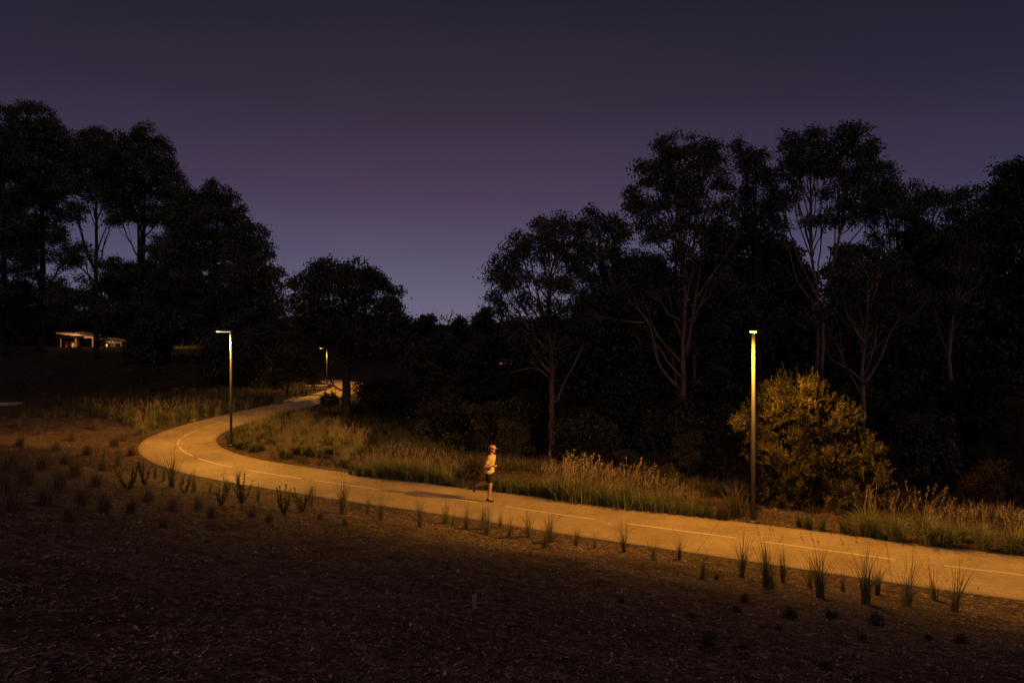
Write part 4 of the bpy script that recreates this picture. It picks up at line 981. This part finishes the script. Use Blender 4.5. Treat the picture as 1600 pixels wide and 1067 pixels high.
# mulch: bark chips and twigs lying on the near slope
def mulch():
    rs = RS(81); mb = MB()
    n = 170000
    Y = np.exp(rs.uniform(math.log(3.6), math.log(27), n)); X = rs.uniform(-1, 1, n) * (Y * .82 + .6)
    s = path_dist(X, Y); ok = s > HALF + .03
    dn = vnoise(X * 1.3, Y * 1.3) + .5
    ok &= rs.rand(n) < .35 + dn
    X, Y = X[ok], Y[ok]; n = len(X)
    Z = terrain(X, Y) + rs.uniform(0, .012, n)
    a_ = rs.uniform(0, 2*PI, n); D = norm(np.c_[np.cos(a_), np.sin(a_), rs.normal(size=n) * .28])
    U = norm(np.c_[-np.sin(a_), np.cos(a_), rs.normal(size=n) * .35])
    L = np.exp(rs.normal(-3.95, .45, n)); W = L * rs.uniform(.15, .5, n); tw = rs.rand(n) < .035
    L = L * (1 + np.clip(Y - 8, 0, 20) / 13); W = L * rs.uniform(.15, .5, n); L = np.where(tw, L * 5, L); W = np.where(tw, .005, W)
    P = np.c_[X, Y, Z]; L = L[:, None]; W = W[:, None]
    V = np.stack([P - D*L/2 - U*W/2, P + D*L/2 - U*W/2, P + D*L/2 + U*W/2, P - D*L/2 + U*W/2], 1).reshape(-1, 3)
    mb.add(V, np.arange(4*n).reshape(-1, 4), tone=rs.uniform(0, 1, n) ** 2.0)
    m, nt, b_ = newmat('bark_chip')
    at_ = nt.nodes.new('ShaderNodeAttribute'); at_.attribute_name = 'tone'
    nt.links.new(ramp(nt, at_.outputs['Fac'], [(0, (.045, .031, .024)), (.5, (.15, .105, .078)), (.85, (.26, .19, .145)), (1, (.42, .33, .25))]), b_.inputs['Base Color'])
    b_.inputs['Roughness'].default_value = .9
    tag(mb.build('bark_mulch', m), 'loose bark chips and twigs covering the near slope', 'mulch', kind='stuff')
mulch()
def litter():
    rs = RS(83); mb = MB(); n = 1500
    k = rs.randint(0, len(CEN) - 2, n); side = np.where(rs.rand(n) < .5, -1, 1)
    e_ = side * HALF * (1 - np.abs(rs.exponential(.16, n)).clip(0, 1.6))
    P2 = CEN[k] + np.stack([-tgC[k][:, 1], tgC[k][:, 0]], 1) * e_[:, None] + rs.normal(size=(n, 2)) * .1
    ok = np.abs(path_dist(P2[:, 0], P2[:, 1])) < HALF - .04; P2 = P2[ok]; n = len(P2)
    a_ = rs.uniform(0, 2*PI, n)
    add_leaves(mb, np.c_[P2, np.full(n, PZ + .016)], norm(np.c_[np.cos(a_), np.sin(a_), rs.uniform(0, .25, n)]), rs.uniform(.02, .08, n), rs.uniform(.008, .02, n), rs, rs.uniform(0, 1, n))
    tag(mb.build('leaf_litter', M['dead']), 'small dead leaves and bark scattered over the edges of the path', 'leaves', kind='stuff')
litter()

# ----------------------------------------------------------------- rocks
def rock(px, py, w, h, label, group=None, Y=None, seed=0):
    rs = RS(900 + seed)
    g_ = ground(px, py); sc = g_[1] / F
    import bmesh
    bm = bmesh.new(); bmesh.ops.create_icosphere(bm, subdivisions=3, radius=1)
    ph = rs.uniform(0, 9, 3)
    pl = norm(rs.normal(size=(9, 3)))
    for v in bm.verts:
        p = np.array(v.co)
        for q in pl:
            d_ = p @ q - .74
            if d_ > 0: p = p - q * d_ * .85
        nz = 1 + .10 * math.sin(p[0]*5+ph[0]) * math.sin(p[1]*4+ph[1]) + .05 * math.sin(p[2]*11+ph[2])
        v.co = Vector(p * nz)
    me = bpy.data.meshes.new('boulder'); bm.to_mesh(me); bm.free()
    o = link('boulder', me, None, M['stone']); o.location = (g_[0], g_[1], g_[2] + h * sc * .28)
    o.scale = (w * sc * .55, w * sc * .5, h * sc * .62); o.rotation_euler = (0, 0, rs.uniform(-.4, .4))
    return tag(o, label, 'boulder', group)
for k, (px, py, w, h, lab) in enumerate([(332,618,18,12,'rounded boulder left of the left lamp pole'),(300,614,14,9,'low boulder further left along the hill foot'),(354,617,14,12,'boulder just left of the left lamp pole'),(386,617,14,12,'pinkish boulder right of the left lamp pole'),(368,614,12,9,'small boulder behind the left lamp pole'),(404,616,10,9,'small boulder left of the red lidded bin'),(276,612,12,8,'smallest boulder at the left end of the row'),
     (530,689,30,20,'big dark boulder in front of the round tree'),(516,704,28,9,'flat pale rock slab at the edge of the mound grasses'),(500,701,14,8,'small rock left of the flat slab')]):
    rock(px, py, w, h, lab, 'boulders at the foot of the hill' if k < 7 else 'rocks in front of the round tree', seed=k)

# ----------------------------------------------------------------- bin, post, table
g_ = ground(433, 633.5)
t = empty('wheelie_bin', g_, .35, 'dark wheelie bin with a red lid beside the far path', 'bin')
mb = MB()
x, y, z0, z1 = .21, .25, .06, .98
P = [[-x,-y,z0],[x,-y,z0],[x,y,z0],[-x,y,z0],[-.28,-.33,z1],[.28,-.33,z1],[.28,.33,z1],[-.28,.33,z1]]
mb.add(P, [[0,3,2,1],[4,5,6,7],[0,1,5,4],[1,2,6,5],[2,3,7,6],[3,0,4,7]]); mb.build('body', M['bin_green'], t)
mb = MB(); mb.bevbox((0, 0, 1.02), (.62, .72, .07), .02); mb.box((0, -.38, 1.0), (.5, .06, .03)); mb.build('lid', M['bin_red'], t)
for s_ in (-1, 1):
    mb = MB(); mb.tube([(s_*.24, .27, .1), (s_*.30, .27, .1)], .1, 14); mb.build('wheel', M['rubber'], t)
g2 = ground(440.5, 632)
t = empty('timber_post', g2, .3, 'pale timber post just right of the red lidded bin', 'post')
mb = MB(); mb.bevbox((0, 0, .42), (.16, .16, .9), .015); mb.build('shaft', M['timber'], t)
mb = MB(); mb.bevbox((0, 0, .88), (.19, .19, .03), .008); mb.build('post_cap', M['timber'], t)
g3 = ground(465, 624)
t = empty('sign_post', g3, .2, 'orange lit slim post with a small panel at the left of the far path', 'post')
mb = MB(); mb.bevbox((0, 0, .5), (.12, .12, 1.0), .01); mb.build('shaft', M['timber'], t)
mb = MB(); mb.bevbox((-.06, -.075, .86), (.30, .02, .26), .004); mb.build('panel', M['timber'], t)
g4 = ground(494, 617)
t = empty('picnic_table', (g4[0], g4[1], g4[2]), .25, 'small lit picnic table with benches left of the far path', 'picnic table')
mb = MB()
for k in range(4): mb.bevbox((0, -.27 + k * .18, .74), (1.8, .16, .04), .006)
mb.build('table_top', M['timber'], t)
for s_ in (-1, 1):
    mb = MB(); mb.bevbox((0, s_*.72 - .08, .45), (1.8, .14, .04), .006); mb.bevbox((0, s_*.72 + .08, .45), (1.8, .14, .04), .006); mb.build('bench', M['timber'], t)
    mb = MB(); mb.box((s_*.7, 0, .36), (.08, .5, .72)); mb.box((s_*.7, 0, .38), (.078, 1.6, .07)); mb.box((s_*.7, .72, .19), (.082, .08, .42)); mb.box((s_*.7, -.72, .19), (.082, .08, .42)); mb.build('leg', M['timber'], t)

# stake on the near slope
g_ = ground(741, 951)
t = empty('marker_peg', g_, .2, 'short pale peg sticking out of the mulch near the bottom middle', 'peg')
mb = MB(); mb.bevbox((0, 0, .06), (.05, .03, .13), .004); mb.build('shaft', simple('weathered_peg', (.22, .18, .16), .9, 0, .3, 20), t)
mb = MB(); mb.bevbox((0, 0, .13), (.056, .036, .02), .003); mb.build('peg_head', M['timber'], t)

# ----------------------------------------------------------------- picnic shelters on the hill
def shelter(px0, px1, roof_y, base_y, Y, label, light, rz=0.0, posts=(0.08, .92)):
    a_ = at(px0, roof_y, Y); b_ = at(px1, roof_y, Y); w = (b_[0] - a_[0]) * .76
    base = at((px0 + px1) / 2, base_y, Y); z0 = onground(base[0], Y); base[2] = z0
    zt = CAMZ - (roof_y - HZ) / F * Y - z0
    t = empty('picnic_shelter', tuple(base), rz, label, 'shelter')
    D = 3.6
    mb = MB(); mb.box((0, .1, zt), (w, D + .8, .07), rx=-.10); mb.build('roof', M['steelroof'], t)
    mb = MB()
    for k in range(7): mb.box((-w/2 + .25 + k * (w - .5) / 6, 0, zt - .10), (.09, D + .5, .12), rx=-.10)
    mb.build('rafter', M['timber'], t)
    for s_ in (-1, 1):
        mb = MB(); mb.bevbox((0, s_ * D/2, zt - .48), (w * .94, .10, .26), .01); mb.build('beam', M['timber'], t)
    for fx in posts:
        for s_ in (-1, 1):
            mb = MB(); mb.bevbox((-w/2 + fx * w, s_ * D/2, (zt - .30) / 2 - .3), (.2, .2, zt - .30 + .6), .012); mb.build('post', M['timber'], t)
    mb = MB(); mb.box((0, 0, -.05), (w * .95, D, .16)); mb.build('slab', M['concrete_grey'], t)
    mb = MB(); mb.bevbox((w * .06, -.2, zt - .42), (.55, .14, .09), .01); mb.build('ceiling_light', M['lens_far'], t)
    ld = bpy.data.lights.new('shelter_lamp', 'POINT'); ld.energy = light; ld.color = (1, .58, .28); ld.shadow_soft_size = .1
    o = bpy.data.objects.new('shelter_lamp', ld); COL.objects.link(o); o.parent = t; o.location = (w * .06, -.2, zt - .62)
    return t
shelter(92, 150, 521.5, 546, 92, 'lit timber picnic shelter with a thin flat roof on the left hill', 190, .06, (.18, .78))
shelter(160, 187, 530, 549, 93, 'smaller dim shelter just right of the larger lit one', 50, -.05, (.1, .68))
def furn(px, py, Y, name, mat, dims, label, cat, leg=True):
    p = at(px, py, Y); z0 = onground(p[0], Y)
    t = empty(name, (p[0], Y, z0), .1, label, cat)
    mb = MB(); mb.bevbox((0, 0, .72), (dims[0], dims[1], .06), .01); mb.build('table_top', mat, t)
    mb = MB(); mb.bevbox((0, -.6, .45), (dims[0], .3, .05), .01); mb.build('bench', mat, t)
    for s_ in (-1, 1):
        mb = MB(); mb.box((s_ * dims[0] * .35, 0, .34), (.08, .5, .70)); mb.box((s_ * dims[0] * .35, -.38, .3), (.07, .6, .06)); mb.build('leg', M['timber'], t)
furn(109, 543, 92.2, 'picnic_table', M['redsofa'], (1.1, .7), 'red topped table under the larger lit shelter', 'picnic table')
furn(170, 547, 92.6, 'picnic_table', M['blue'], (.9, .7), 'small blue topped table under the smaller dim shelter', 'picnic table')

# road bridge rail beyond the round tree
Yb = 105
pA = at(546, 573, Yb); pB = at(577, 573.5, Yb)
zb = onground(pA[0], Yb)
t = empty('footbridge', ((pA[0]+pB[0])/2, Yb, zb), 0, 'pale footbridge rail glimpsed under the crown of the round tree', 'bridge')
wl = 18.5; zr = pA[2] - zb
mb = MB(); mb.bevbox((3.5, 0, zr), (wl - 7, .12, .14), .02); mb.build('handrail', M['rail'], t)
mb = MB(); mb.box((7.0, .2, zr - 1.15), (26, 1.8, .3)); mb.build('deck', M['concrete_grey'], t)
for k in range(9):
    mb = MB(); mb.box((-5.5 + k * 2.25, 0, zr - .57), (.08, .08, 1.02)); mb.build('rail_post', M['rail'], t)
for k in range(3):
    mb = MB(); mb.box((-4 + k * 8, .4, (zr - 1.2) / 2 - .3), (.4, .6, zr - 1.2 + .6)); mb.build('pier', M['concrete_grey'], t)

# parked car far off among the trees, its tail lamps on
Yc = 97; p = at(790, 567, Yc); z0 = onground(p[0], Yc)
t = empty('parked_car', (p[0], Yc, z0), 0, 'far dark car with a glowing red tail lamp among the dark trees', 'car')
zt = p[2] - z0
mb = MB()
prof = [(-2.1,.35),(-2.15,.8),(-2.0,.98),(-1.6,1.02),(-1.15,1.42),(.35,1.44),(1.05,1.0),(2.0,.86),(2.2,.6),(2.15,.32)]
n_ = len(prof)
Vc = [(sx * (.88 if z_ < 1.1 else .66), y_, z_ * zt / .85) for sx in (-1, 1) for y_, z_ in prof]
qs = [[i_, (i_+1) % n_, n_ + (i_+1) % n_, n_ + i_] for i_ in range(n_)]
ts = [[s_*n_, s_*n_ + i_, s_*n_ + i_+1] for s_ in (0, 1) for i_ in range(1, n_-1)]
mb.add(Vc, qs, ts); mb.build('body', simple('car_paint', (.05, .05, .06), .3, .3, .05), t)
mb = MB(); mb.box((0, -1.42, 1.22 * zt / .85), (1.2, .02, .30), rx=-.75); mb.build('rear_window', simple('car_glass', (.02, .02, .025), .1), t)
for sx in (-1, 1):
    mb = MB(); mb.bevbox((sx * .66, -2.13, zt), (.36, .06, .17), .02); mb.build('tail_lamp', emis('tail_lamp_red', (.9, .05, .02), .4), t)
    for yy in (-1.35, 1.35):
        mb = MB(); mb.tube([(sx*.70, yy, .32), (sx*.90, yy, .32)], .32, 18); mb.build('wheel', M['rubber'], t)

# ----------------------------------------------------------------- the runner
def remeshed(name, mb, mat, parent, voxel, smooth=4):
    """closed overlapping volumes fused into one continuous skin"""
    o = mb.build(name, mat, parent, True)
    md = o.modifiers.new('Remesh', 'REMESH'); md.mode = 'VOXEL'; md.voxel_size = voxel; md.use_smooth_shade = True
    sm = o.modifiers.new('Smooth', 'SMOOTH'); sm.factor = .5; sm.iterations = smooth
    return o

def loft(mb, rings, n=24):
    """rings: (x, y, z, half depth, half width)"""
    a_ = np.arange(n) * 2 * PI / n; V = []
    for (x, y, z, rx, ry) in rings:
        V += [(x + math.cos(t_) * rx, y + math.sin(t_) * ry, z) for t_ in a_]
    m_ = len(rings)
    q = [[i*n+k, i*n+(k+1)%n, (i+1)*n+(k+1)%n, (i+1)*n+k] for i in range(m_-1) for k in range(n)]
    V += [tuple(rings[0][:3]), tuple(rings[-1][:3])]
    t_ = [[m_*n, (k+1)%n, k] for k in range(n)] + [[m_*n+1, (m_-1)*n+k, (m_-1)*n+(k+1)%n] for k in range(n)]
    mb.add(V, q, t_)

def ball(mb, c, r, n=18):
    k = 10
    loft(mb, [(c[0], c[1], c[2] + r[2] * math.cos(PI * (k - i) / k) , max(.0005, r[0] * math.sin(PI * (k - i) / k)), max(.0005, r[1] * math.sin(PI * (k - i) / k))) for i in range(0, k + 1)], n)

def runner():
    pos = flat(765, 783.5)
    ang = math.atan2(-1.62, 3.22)
    t = empty('person', (pos[0], pos[1], PZ + .01), ang, 'runner in a pale shirt, dark shorts and cap mid stride on the path', 'person')
    t.scale = (.97, .97, .97)
    cx = lambda z: (z - .92) * .13
    prof = [(.80,.085,.12),(.86,.105,.155),(.92,.108,.168),(1.0,.098,.155),(1.08,.094,.142),(1.18,.102,.152),(1.28,.112,.168),(1.36,.108,.172),(1.41,.088,.15),(1.45,.066,.09),(1.48,.056,.062),(1.56,.052,.054)]
    body = MB()
    loft(body, [(cx(z), 0, z, a_, b_) for z, a_, b_ in prof])
    ball(body, (.098, 0, 1.635), (.098, .077, .118)); ball(body, (.132, 0, 1.572), (.058, .052, .055))
    ball(body, (.192, 0, 1.618), (.022, .013, .022)); ball(body, (.182, 0, 1.640), (.014, .010, .03))   # nose
    ball(body, (.176, 0, 1.584), (.016, .024, .012)); ball(body, (.168, 0, 1.545), (.018, .02, .016))    # lips, chin
    ball(body, (.170, 0, 1.672), (.022, .05, .012))                                                       # brow
    for sd_ in (-1, 1): ball(body, (.085, sd_*.082, 1.628), (.022, .012, .034))
    T = lambda p, r_, n=14: body.tube(np.array(p, float), r_, n)
    for side, elb, wri in ((-1, (-.035, -.235, 1.10), (.20, -.165, 1.135)), (1, (-.17, .235, 1.17), (-.04, .20, .955))):
        sh = np.array((.055, side * .175, 1.372)); elb = np.array(elb); wri = np.array(wri)
        ball(body, tuple(sh), (.058, .055, .06))
        T([sh, sh*.6+elb*.4, elb], [.052, .048, .037]); ball(body, tuple(elb), (.038, .038, .038))
        T([elb, elb*.65+wri*.35, wri], [.038, .040, .025])
        d = norm(wri - elb); lat = norm(np.cross(d, [0, 0, 1.0])); upn = np.cross(lat, d)
        palm = wri + d * .045
        T([wri - d*.01, palm, palm + d*.035], [.025, .033, .028], 10)
        for f in range(4):
            off = upn * (.030 - f * .0195); Lf = (.036, .042, .039, .030)[f]; b0 = palm + d * .03 + off
            b1 = b0 + d * Lf; b2 = b1 + d * .008 + lat * side * .026; b3 = b2 - d * .022 + lat * side * .008
            T([b0 - d*.015, b0, b1, b2, b3], [.0095, .0095, .0092, .0085, .0075], 8)
        th = palm - d * .015 + upn * .03
        T([th - upn*.01, th + d*.015 + upn*.012 + lat*side*.012, th + d*.045 + upn*.006 + lat*side*.024], [.012, .011, .009], 8)
    R_ = [(.01,-.088,.88),(.045,-.092,.70),(.07,-.095,.54),(.075,-.095,.49),(.062,-.095,.42),(.045,-.095,.34),(.025,-.095,.18),(.018,-.095,.09)]
    T(R_, [.098,.082,.060,.056,.055,.056,.036,.038])
    T([(.0,-.095,.06),(.08,-.095,.05),(.17,-.095,.032)], [.036,.034,.022])
    L_ = [(-.015,.088,.88),(-.08,.092,.74),(-.16,.095,.58),(-.19,.095,.535),(-.25,.095,.505),(-.33,.095,.475),(-.50,.095,.415),(-.60,.095,.385)]
    T(L_, [.098,.084,.062,.056,.055,.056,.036,.038])
    T([(-.62,.095,.38),(-.645,.095,.31),(-.66,.095,.22)], [.036,.034,.022])
    remeshed('body', body, M['skin'], t, .0085, 3)
    def ell(name, c, r, mat, parent, ry=0.0, seg=20):
        m_ = MB(); ball(m_, (0, 0, 0), r, seg); o = m_.build(name, mat, parent, True); o.location = c; o.rotation_euler = (0, ry, 0); return o
    for s_ in (-1, 1):
        ell('eye', (.176, s_*.031, 1.652), (.013, .014, .009), M['plastic_white'], t, seg=10)
        ell('pupil', (.188, s_*.031, 1.652), (.004, .006, .006), M['rubber'], t, seg=8)
        ell('eyebrow', (.188, s_*.033, 1.674), (.007, .022, .004), M['hair'], t, seg=10)
    ell('mouth', (.188, 0, 1.584), (.006, .021, .004), simple('lips', (.35, .12, .09), .5), t, seg=12)
    # hair: back and sides of the head under the cap, with an uneven hem
    hm = MB(); rs = RS(3)
    ball(hm, (.070, 0, 1.655), (.098, .090, .098)); ball(hm, (.03, 0, 1.60), (.062, .070, .055))
    for k in range(26):
        a_ = PI * .5 + PI * k / 25; hm.tube([(.06 + math.cos(a_)*.075, math.sin(a_)*.078, 1.62), (.05 + math.cos(a_)*.082, math.sin(a_)*.082, 1.545 + rs.uniform(-.012, .012))], [.015, .004], 6)
    remeshed('hair', hm, M['hair'], t, .007, 2)
    # cap with a peak
    cm = MB()
    loft(cm, [(.092,0,1.672,.113,.096),(.092,0,1.70,.112,.095),(.09,0,1.73,.098,.083),(.088,0,1.752,.066,.056),(.087,0,1.762,.02,.018)], 28)
    cap = remeshed('cap', cm, M['capcloth'], t, .006, 1)
    pk = MB(); n = 14
    outp = [(.19 + .085 * math.sin(PI * k / (n-1)), -.074 + .148 * k / (n-1)) for k in range(n)]; inp = [(.165, -.074 + .148 * k / (n-1)) for k in range(n)]
    Vp = [(x_, y_, 1.672 - abs(y_)*.12) for x_, y_ in outp] + [(x_, y_, 1.692 - abs(y_)*.12) for x_, y_ in inp] + [(x_, y_, 1.665 - abs(y_)*.12) for x_, y_ in outp] + [(x_, y_, 1.682 - abs(y_)*.12) for x_, y_ in inp]
    pk.add(Vp, [[i, i+1, n+i+1, n+i] for i in range(n-1)] + [[2*n+i, 3*n+i, 3*n+i+1, 2*n+i+1] for i in range(n-1)] + [[i, 2*n+i, 2*n+i+1, i+1] for i in range(n-1)])
    pk.build('peak', M['capcloth'], cap)
    # shirt: loose, folded a little at the waist
    sm_ = MB(); zs = np.linspace(.885, 1.455, 20); rings = []
    for z in zs:
        a_ = np.interp(z, [p[0] for p in prof], [p[1] for p in prof]); b_ = np.interp(z, [p[0] for p in prof], [p[2] for p in prof])
        lo = 1 - ss(.9, 1.2, z); w_ = .020 + .022 * lo + .006 * math.sin(z * 62) * lo
        rings.append((cx(z) - .01 * lo, .004 * math.sin(z * 40), z, a_ + w_, b_ + w_))
    loft(sm_, rings)
    for side, elb in ((-1, (-.035, -.235, 1.10)), (1, (-.17, .235, 1.17))):
        sh = np.array((.055, side * .165, 1.375)); elb = np.array(elb)
        ball(sm_, tuple(sh), (.078, .070, .070)); en = sh + (elb - sh) * .62
        sm_.tube([sh, sh*.5 + en*.5, en], [.068, .067, .072], 16)
    remeshed('shirt', sm_, M['shirt'], t, .009, 2)
    # shorts
    so_ = MB()
    loft(so_, [(cx(z), 0, z, a_, b_) for z, a_, b_ in [(.80,.10,.14),(.86,.122,.172),(.92,.125,.184),(.97,.118,.176)]])
    so_.tube([(.01,-.088,.86),(.035,-.094,.74),(.065,-.096,.60)], [.112,.108,.104], 18)
    so_.tube([(-.02,.088,.86),(-.085,.094,.74),(-.15,.096,.615)], [.112,.108,.104], 18)
    remeshed('shorts', so_, M['shorts'], t, .009, 2)
    # socks and shoes
    def shoe(c, ry):
        h_ = bpy.data.objects.new('shoe', None)
        V_ = []; prof = [(-.075,.030,.055),(-.05,.036,.085),(.0,.038,.080),(.06,.040,.058),(.12,.046,.045),(.17,.042,.034),(.205,.022,.022)]
        m_ = MB(); n_ = 12; P_ = []
        for (x_, w_, h2) in prof:
            for k in range(n_):
                a_ = 2 * PI * k / n_; P_.append((x_, math.cos(a_) * w_, max(-.0, .5 * h2 + math.sin(a_) * h2 * .5)))
        q_ = []
        for i in range(len(prof)-1):
            for k in range(n_): q_.append([i*n_+k, i*n_+(k+1)%n_, (i+1)*n_+(k+1)%n_, (i+1)*n_+k][::-1])
        P_ += [(prof[0][0]-.012, 0, .03), (prof[-1][0]+.01, 0, .012)]
        L_ = len(prof)
        t_ = [[L_*n_, k, (k+1)%n_] for k in range(n_)] + [[L_*n_+1, (L_-1)*n_+(k+1)%n_, (L_-1)*n_+k] for k in range(n_)]
        m_.add(P_, q_, t_); bpy.data.objects.remove(h_)
        o = m_.build('shoe', M['shoe'], t, True); o.location = c; o.rotation_euler = (0, ry, 0)
        m2 = MB(); pr = [(-.09,.026),(-.06,.040),(.0,.040),(.06,.043),(.13,.049),(.18,.044),(.215,.020)]
        Pt = [(x_, s_*w_, z_) for z_ in (.012, -.012) for s_ in (-1, 1) for x_, w_ in pr]; k = len(pr)
        q2 = []
        for i in range(k-1):
            q2 += [[i, i+1, k+i+1, k+i], [2*k+i, 3*k+i, 3*k+i+1, 2*k+i+1], [i, 2*k+i, 2*k+i+1, i+1], [k+i, k+i+1, 3*k+i+1, 3*k+i]]
        q2 += [[0, k, 3*k, 2*k], [k-1, 3*k-1, 4*k-1, 2*k-1]]
        m2.add(Pt, q2); m2.build('sole', M['sole'], o)
    shoe((.012, -.095, .018), 0.0)
    shoe((-.655, .095, .385), 1.38)
runner()

# ----------------------------------------------------------------- sky
def build_world():
    w = bpy.data.worlds.new('World'); scene.world = w; w.use_nodes = True
    nt = w.node_tree; nt.nodes.clear()
    out = nt.nodes.new('ShaderNodeOutputWorld'); bg = nt.nodes.new('ShaderNodeBackground')
    tc = nt.nodes.new('ShaderNodeTexCoord'); sp = nt.nodes.new('ShaderNodeSeparateXYZ')
    nt.links.new(tc.outputs['Generated'], sp.inputs[0])
    def L(r, g, b_):
        f = lambda c: ((c/255+.055)/1.055)**2.4 if c > 10 else c/255/12.92
        return (f(r), f(g), f(b_))
    vn = nt.nodes.new('ShaderNodeMapping'); vn.inputs['Scale'].default_value = (1, 1, 3); nt.links.new(tc.outputs['Generated'], vn.inputs[0])
    ns = noise(nt, vn.outputs[0], 1.6, 3, .5)
    el = math_(nt, 'ADD', sp.outputs[2], math_(nt, 'MULTIPLY', math_(nt, 'SUBTRACT', ns, .5), .05))
    dusk = ramp(nt, el, [(0.0, L(112,106,128)), (.05, L(101,95,121)), (.11, L(88,80,107)), (.20, L(74,59,84)), (.31, L(54,44,61)), (.44, L(36,32,45)), (1.0, L(22,21,31))])
    # bluer and darker away from the afterglow
    az = nt.nodes.new('ShaderNodeMath'); az.operation = 'ARCTAN2'
    nt.links.new(sp.outputs[0], az.inputs[0]); nt.links.new(sp.outputs[1], az.inputs[1])
    off = math_(nt, 'ABSOLUTE', math_(nt, 'ADD', az.outputs[0], .10))
    k = ramp_v(nt, off, .12, .75)
    side = mixc(nt, dusk, (.80, .95, 1.02), 1.0, 'MULTIPLY')
    side = mixc(nt, side, (.80, .80, .84), 1.0, 'MULTIPLY')
    c = mixc(nt, dusk, side, k)
    # a small pink cloud just above the skyline
    cn = nt.nodes.new('ShaderNodeMapping'); cn.inputs['Scale'].default_value = (9, 9, 60); nt.links.new(tc.outputs['Generated'], cn.inputs[0])
    cl = noise(nt, cn.outputs[0], 1.6, 5, .6)
    ca_ = ramp_v(nt, math_(nt, 'ABSOLUTE', math_(nt, 'SUBTRACT', az.outputs[0], -.068)), .045, .012)
    ce_ = ramp_v(nt, math_(nt, 'ABSOLUTE', math_(nt, 'SUBTRACT', sp.outputs[2], .015)), .015, .004)
    cf = math_(nt, 'MULTIPLY', math_(nt, 'MULTIPLY', ca_, ce_), ramp_v(nt, cl, .42, .56))
    c = mixc(nt, c, L(98, 80, 96), math_(nt, 'MULTIPLY', cf, .9))
    # physical dusk sky adds a trace of blue
    sky = nt.nodes.new('ShaderNodeTexSky'); sky.sky_type = 'NISHITA'; sky.sun_disc = False
    sky.sun_elevation = math.radians(-4); sky.sun_rotation = math.radians(-6)
    mul = nt.nodes.new('ShaderNodeVectorMath'); mul.operation = 'SCALE'; mul.inputs['Scale'].default_value = .02
    nt.links.new(sky.outputs[0], mul.inputs[0])
    ad = nt.nodes.new('ShaderNodeVectorMath'); ad.operation = 'ADD'; nt.links.new(c, ad.inputs[0]); nt.links.new(mul.outputs[0], ad.inputs[1])
    nt.links.new(ad.outputs[0], bg.inputs[0]); bg.inputs[1].default_value = 1.0
    nt.links.new(bg.outputs[0], out.inputs[0])
build_world()
# added weak fill light from behind the camera, lifting the dark foreground
sd = bpy.data.lights.new('fill_sun', 'SUN'); sd.energy = .36; sd.angle = math.radians(40); sd.color = (1.0, .62, .64)
so = bpy.data.objects.new('fill_sun', sd); COL.objects.link(so); so.rotation_euler = (math.radians(38), 0, math.radians(12))

# ----------------------------------------------------------------- camera and render settings
cd = bpy.data.cameras.new('camera'); co = bpy.data.objects.new('camera', cd); COL.objects.link(co)
cd.sensor_width = 36; cd.lens = 24.0; cd.clip_end = 6000; cd.clip_start = .1
co.location = (0, 0, CAMZ); co.rotation_euler = (PI / 2, 0, 0); cd.shift_y = -15.5 / 1600
scene.camera = co
scene.view_settings.view_transform = 'Standard'; scene.view_settings.look = 'None'; scene.view_settings.exposure = 0; scene.view_settings.gamma = 1
scene.render.engine = 'CYCLES'
scene.cycles.max_bounces = 5; scene.cycles.diffuse_bounces = 2; scene.cycles.transmission_bounces = 3
scene.cycles.use_denoising = True
scene.cycles.sample_clamp_indirect = 2.0
